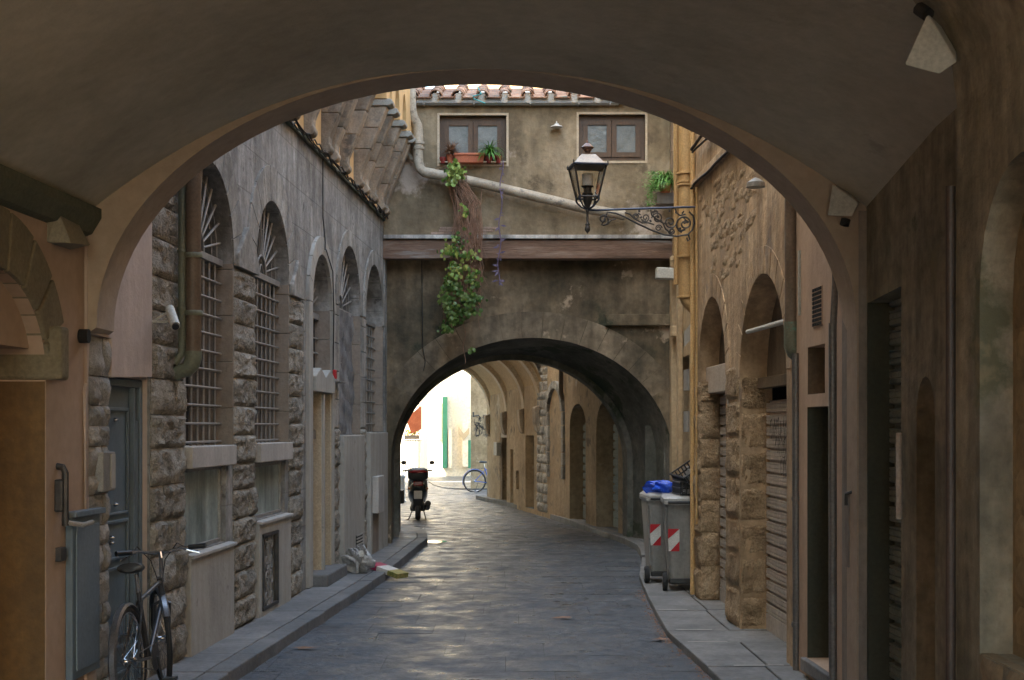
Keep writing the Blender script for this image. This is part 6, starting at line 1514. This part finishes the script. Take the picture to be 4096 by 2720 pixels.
# fern corner shelf
Yh = 22.05
b = MB(); b.box(((xq(1512, Yh)+xq(1556, Yh))/2, Yh+.05, (zp(446, Yh)+zp(472, Yh))/2), (xq(1556, Yh)-xq(1512, Yh), .3, zp(446, Yh)-zp(472, Yh)))
tag(b.build('shelf_box', 'dimpier', bevel=.01), 'grey box shelf holding the fern pot beside the ochre pipe', 'shelf')
potm(1519, 1547, 425, 446, 'terra', 'flower_pot', 'terracotta pot under the green fern beside the ochre pipe', 22.0)
ft = blade_plant('hanging_fern', 'feathery bright green fern spilling from a pot beside the ochre pipe', (xq(1532, 21.95), 21.95, zp(420, 21.95)), 420, .36, 'fern', 1.15, .006, 1.0, 1.0, 9)
b = MB(); rnd = random.Random(12)
for k in range(900):
    x = rnd.gauss(1515, 14); y_ = rnd.uniform(395, 440) if k % 3 else rnd.uniform(420, 474); 
    if y_ > 440: x = rnd.gauss(1501, 6)
    if x > 1556: continue
    p = at(x, y_, 21.9+rnd.uniform(-.1, .1)); d = Vector((rnd.uniform(-1, 1), rnd.uniform(-1, 1), rnd.uniform(-1, .4))).normalized()*.028; e = d.orthogonal().normalized()*.005
    b.add([p-d, p-e, p+d, p+e], [(0, 1, 2, 3)])
tag(b.build('fronds', 'fern', ft), kind='stuff')
# ivy
iv = thing('hanging_ivy', 'tangled ivy with brown stems and green leaves hanging from the window sill over the arch', 'climbing plant', at(1060, 380, 22.2))
rnd = random.Random(31)
def ivx(y):  # centre and half width against y
    T = [(375, 1050, 22), (430, 1052, 26), (470, 1072, 34), (540, 1072, 36), (600, 1068, 42), (700, 1062, 44), (750, 1045, 32), (790, 1060, 14)]
    for (a, c, w2), (a2, c2, w3) in zip(T, T[1:]):
        if a <= y <= a2: f = (y-a)/(a2-a); return lerp(c, c2, f), lerp(w2, w3, f)
    return T[-1][1], 8
b = MB()
for k in range(95):
    y0 = rnd.uniform(376, 520); y1 = rnd.uniform(560, 760); o0 = rnd.uniform(-1, 1); pts = []; yy = y0; ph = rnd.uniform(0, 6)
    while yy < y1:
        c, h = ivx(yy); lean = .5 if 430 < yy < 720 else 0
        x = c+(o0*.9+.25*lean)*h+3*math.sin(yy*.08+ph)+rnd.uniform(-1.2, 1.2)
        pts.append(at(x, yy, 22.2-.06*abs(math.sin(ph+yy*.01))-(0.0 if yy < 600 else -.05))); yy += rnd.uniform(9, 14)
    if len(pts) > 2: b.tube(pts, rnd.uniform(.0025, .006), 4, cap=False)
for k in range(70):
    y0 = rnd.uniform(400, 720); c, h = ivx(y0); x = c+rnd.uniform(-.6, 1.1)*h; pts = [at(x, y0, 22.15)]
    for i in range(5): x += rnd.uniform(-6, 7); y0 += rnd.uniform(3, 10); pts.append(at(x, y0, 22.12))
    b.tube(pts, .003, 4, cap=False)
pts = [at(1070+3*math.sin(y_*.1), y_, 22.45) for y_ in range(730, 850, 10)]; b.tube(pts, .006, 4)
pts = [at(1105+2*math.sin(y_*.1), y_, 22.3) for y_ in range(650, 770, 10)]; b.tube(pts, .004, 4)
tag(b.build('stems', 'stem', iv), kind='stuff')
def leaf_mesh(mt, r_=1.0):
    b = MB(); v = [(0, 0, 0)]
    for a, q in ((-90, .5), (-50, .9), (-15, .8), (20, .95), (60, .85), (90, 1.0), (120, .85), (160, .95), (195, .8), (230, .9)): v.append((q*r_*math.cos(R(a)), .15*q*abs(math.cos(R(a))), q*r_*math.sin(R(a))))
    b.add(v, [(0, k, k % 10+1) for k in range(1, 11)]); return b.mesh('leaf', mt, True)
LM = [leaf_mesh('leaf'), leaf_mesh('leaf'), leaf_mesh('leafyel')]
clusters = [(1046, 390, 16, 14, 45), (1050, 405, 16, 12, 30), (1042, 420, 12, 9, 22), (1072, 490, 7, 16, 12), (1048, 550, 8, 8, 8), (1035, 580, 18, 16, 45), (1085, 595, 20, 18, 22), (1050, 620, 22, 20, 45), (1090, 640, 18, 18, 22), (1035, 655, 14, 16, 40), (1030, 690, 13, 16, 45), (1085, 690, 22, 12, 60), (1040, 712, 18, 14, 50), (1075, 720, 22, 10, 45), (1045, 738, 18, 12, 55), (1028, 760, 14, 9, 32), (1088, 808, 6, 5, 10), (1060, 560, 20, 30, 20), (1060, 670, 36, 40, 60)]
cnt = 0; lm = MB()
for (cx_, cy_, sx, sy, n) in clusters:
    for k in range(int(n*1.25)):
        x, y_ = rnd.gauss(cx_, sx*.55), rnd.gauss(cy_, sy*.55); p = at(x, y_, 22.05+rnd.uniform(-.12, .1)); q = rnd.uniform(.022, .042)*(1.2 if cy_ < 430 else 1)
        rt = (rnd.uniform(-.9, .5), rnd.uniform(-3.1, 3.1), rnd.uniform(-.9, .9))
        if cnt < 300: 
            o = put(LM[2] if (550 < y_ < 700 and rnd.random() < .45) or rnd.random() < .1 else LM[0], 'leaf', iv, p, rt, (q, q, q)); cnt += 1
        else:
            mt_ = Euler(rt).to_matrix(); vs = [p+mt_ @ (Vector(v.co)*q) for v in LM[0].vertices]; lm.add(vs, [tuple(f.vertices) for f in LM[0].polygons])
tag(lm.build('leaves', 'leaf', iv), kind='stuff')
# purple trailing strand
ts = thing('purple_trailing_plant', 'thin purple leaved strand trailing down right of the ivy', 'trailing plant', at(1152, 385, 22.2))
b = MB(); pts = [at(1157-(y_-370)*.03+3*math.sin(y_*.07), y_, 22.15) for y_ in range(370, 660, 12)]; b.tube(pts, .009, 5); b.build('stem', 'leafpur', ts, smooth=True)
b = MB(); b.tube([at(1110+2*math.sin(y_*.05), y_, 22.2) for y_ in range(430, 640, 12)], .005, 4); b.build('stem', 'stem', ts, smooth=True)
for k in range(46):
    y_ = rnd.uniform(372, 665); x = 1157-(y_-370)*.03; sg = rnd.choice((-1, 1)); big = y_ > 480 and rnd.random() < .4
    p = at(x, y_, 22.13); L_ = .11 if big else .05; d = Vector((sg*rnd.uniform(.4, 1), rnd.uniform(-.3, .1), rnd.uniform(-.8, .3))).normalized()*L_; e = d.cross(Vector((0, 1, 0))).normalized()*L_*.16
    b = MB(); b.add([p, p+d*.5+e, p+d, p+d*.5-e], [(0, 1, 2, 3)]); b.build('leaf', 'leafpur', ts)
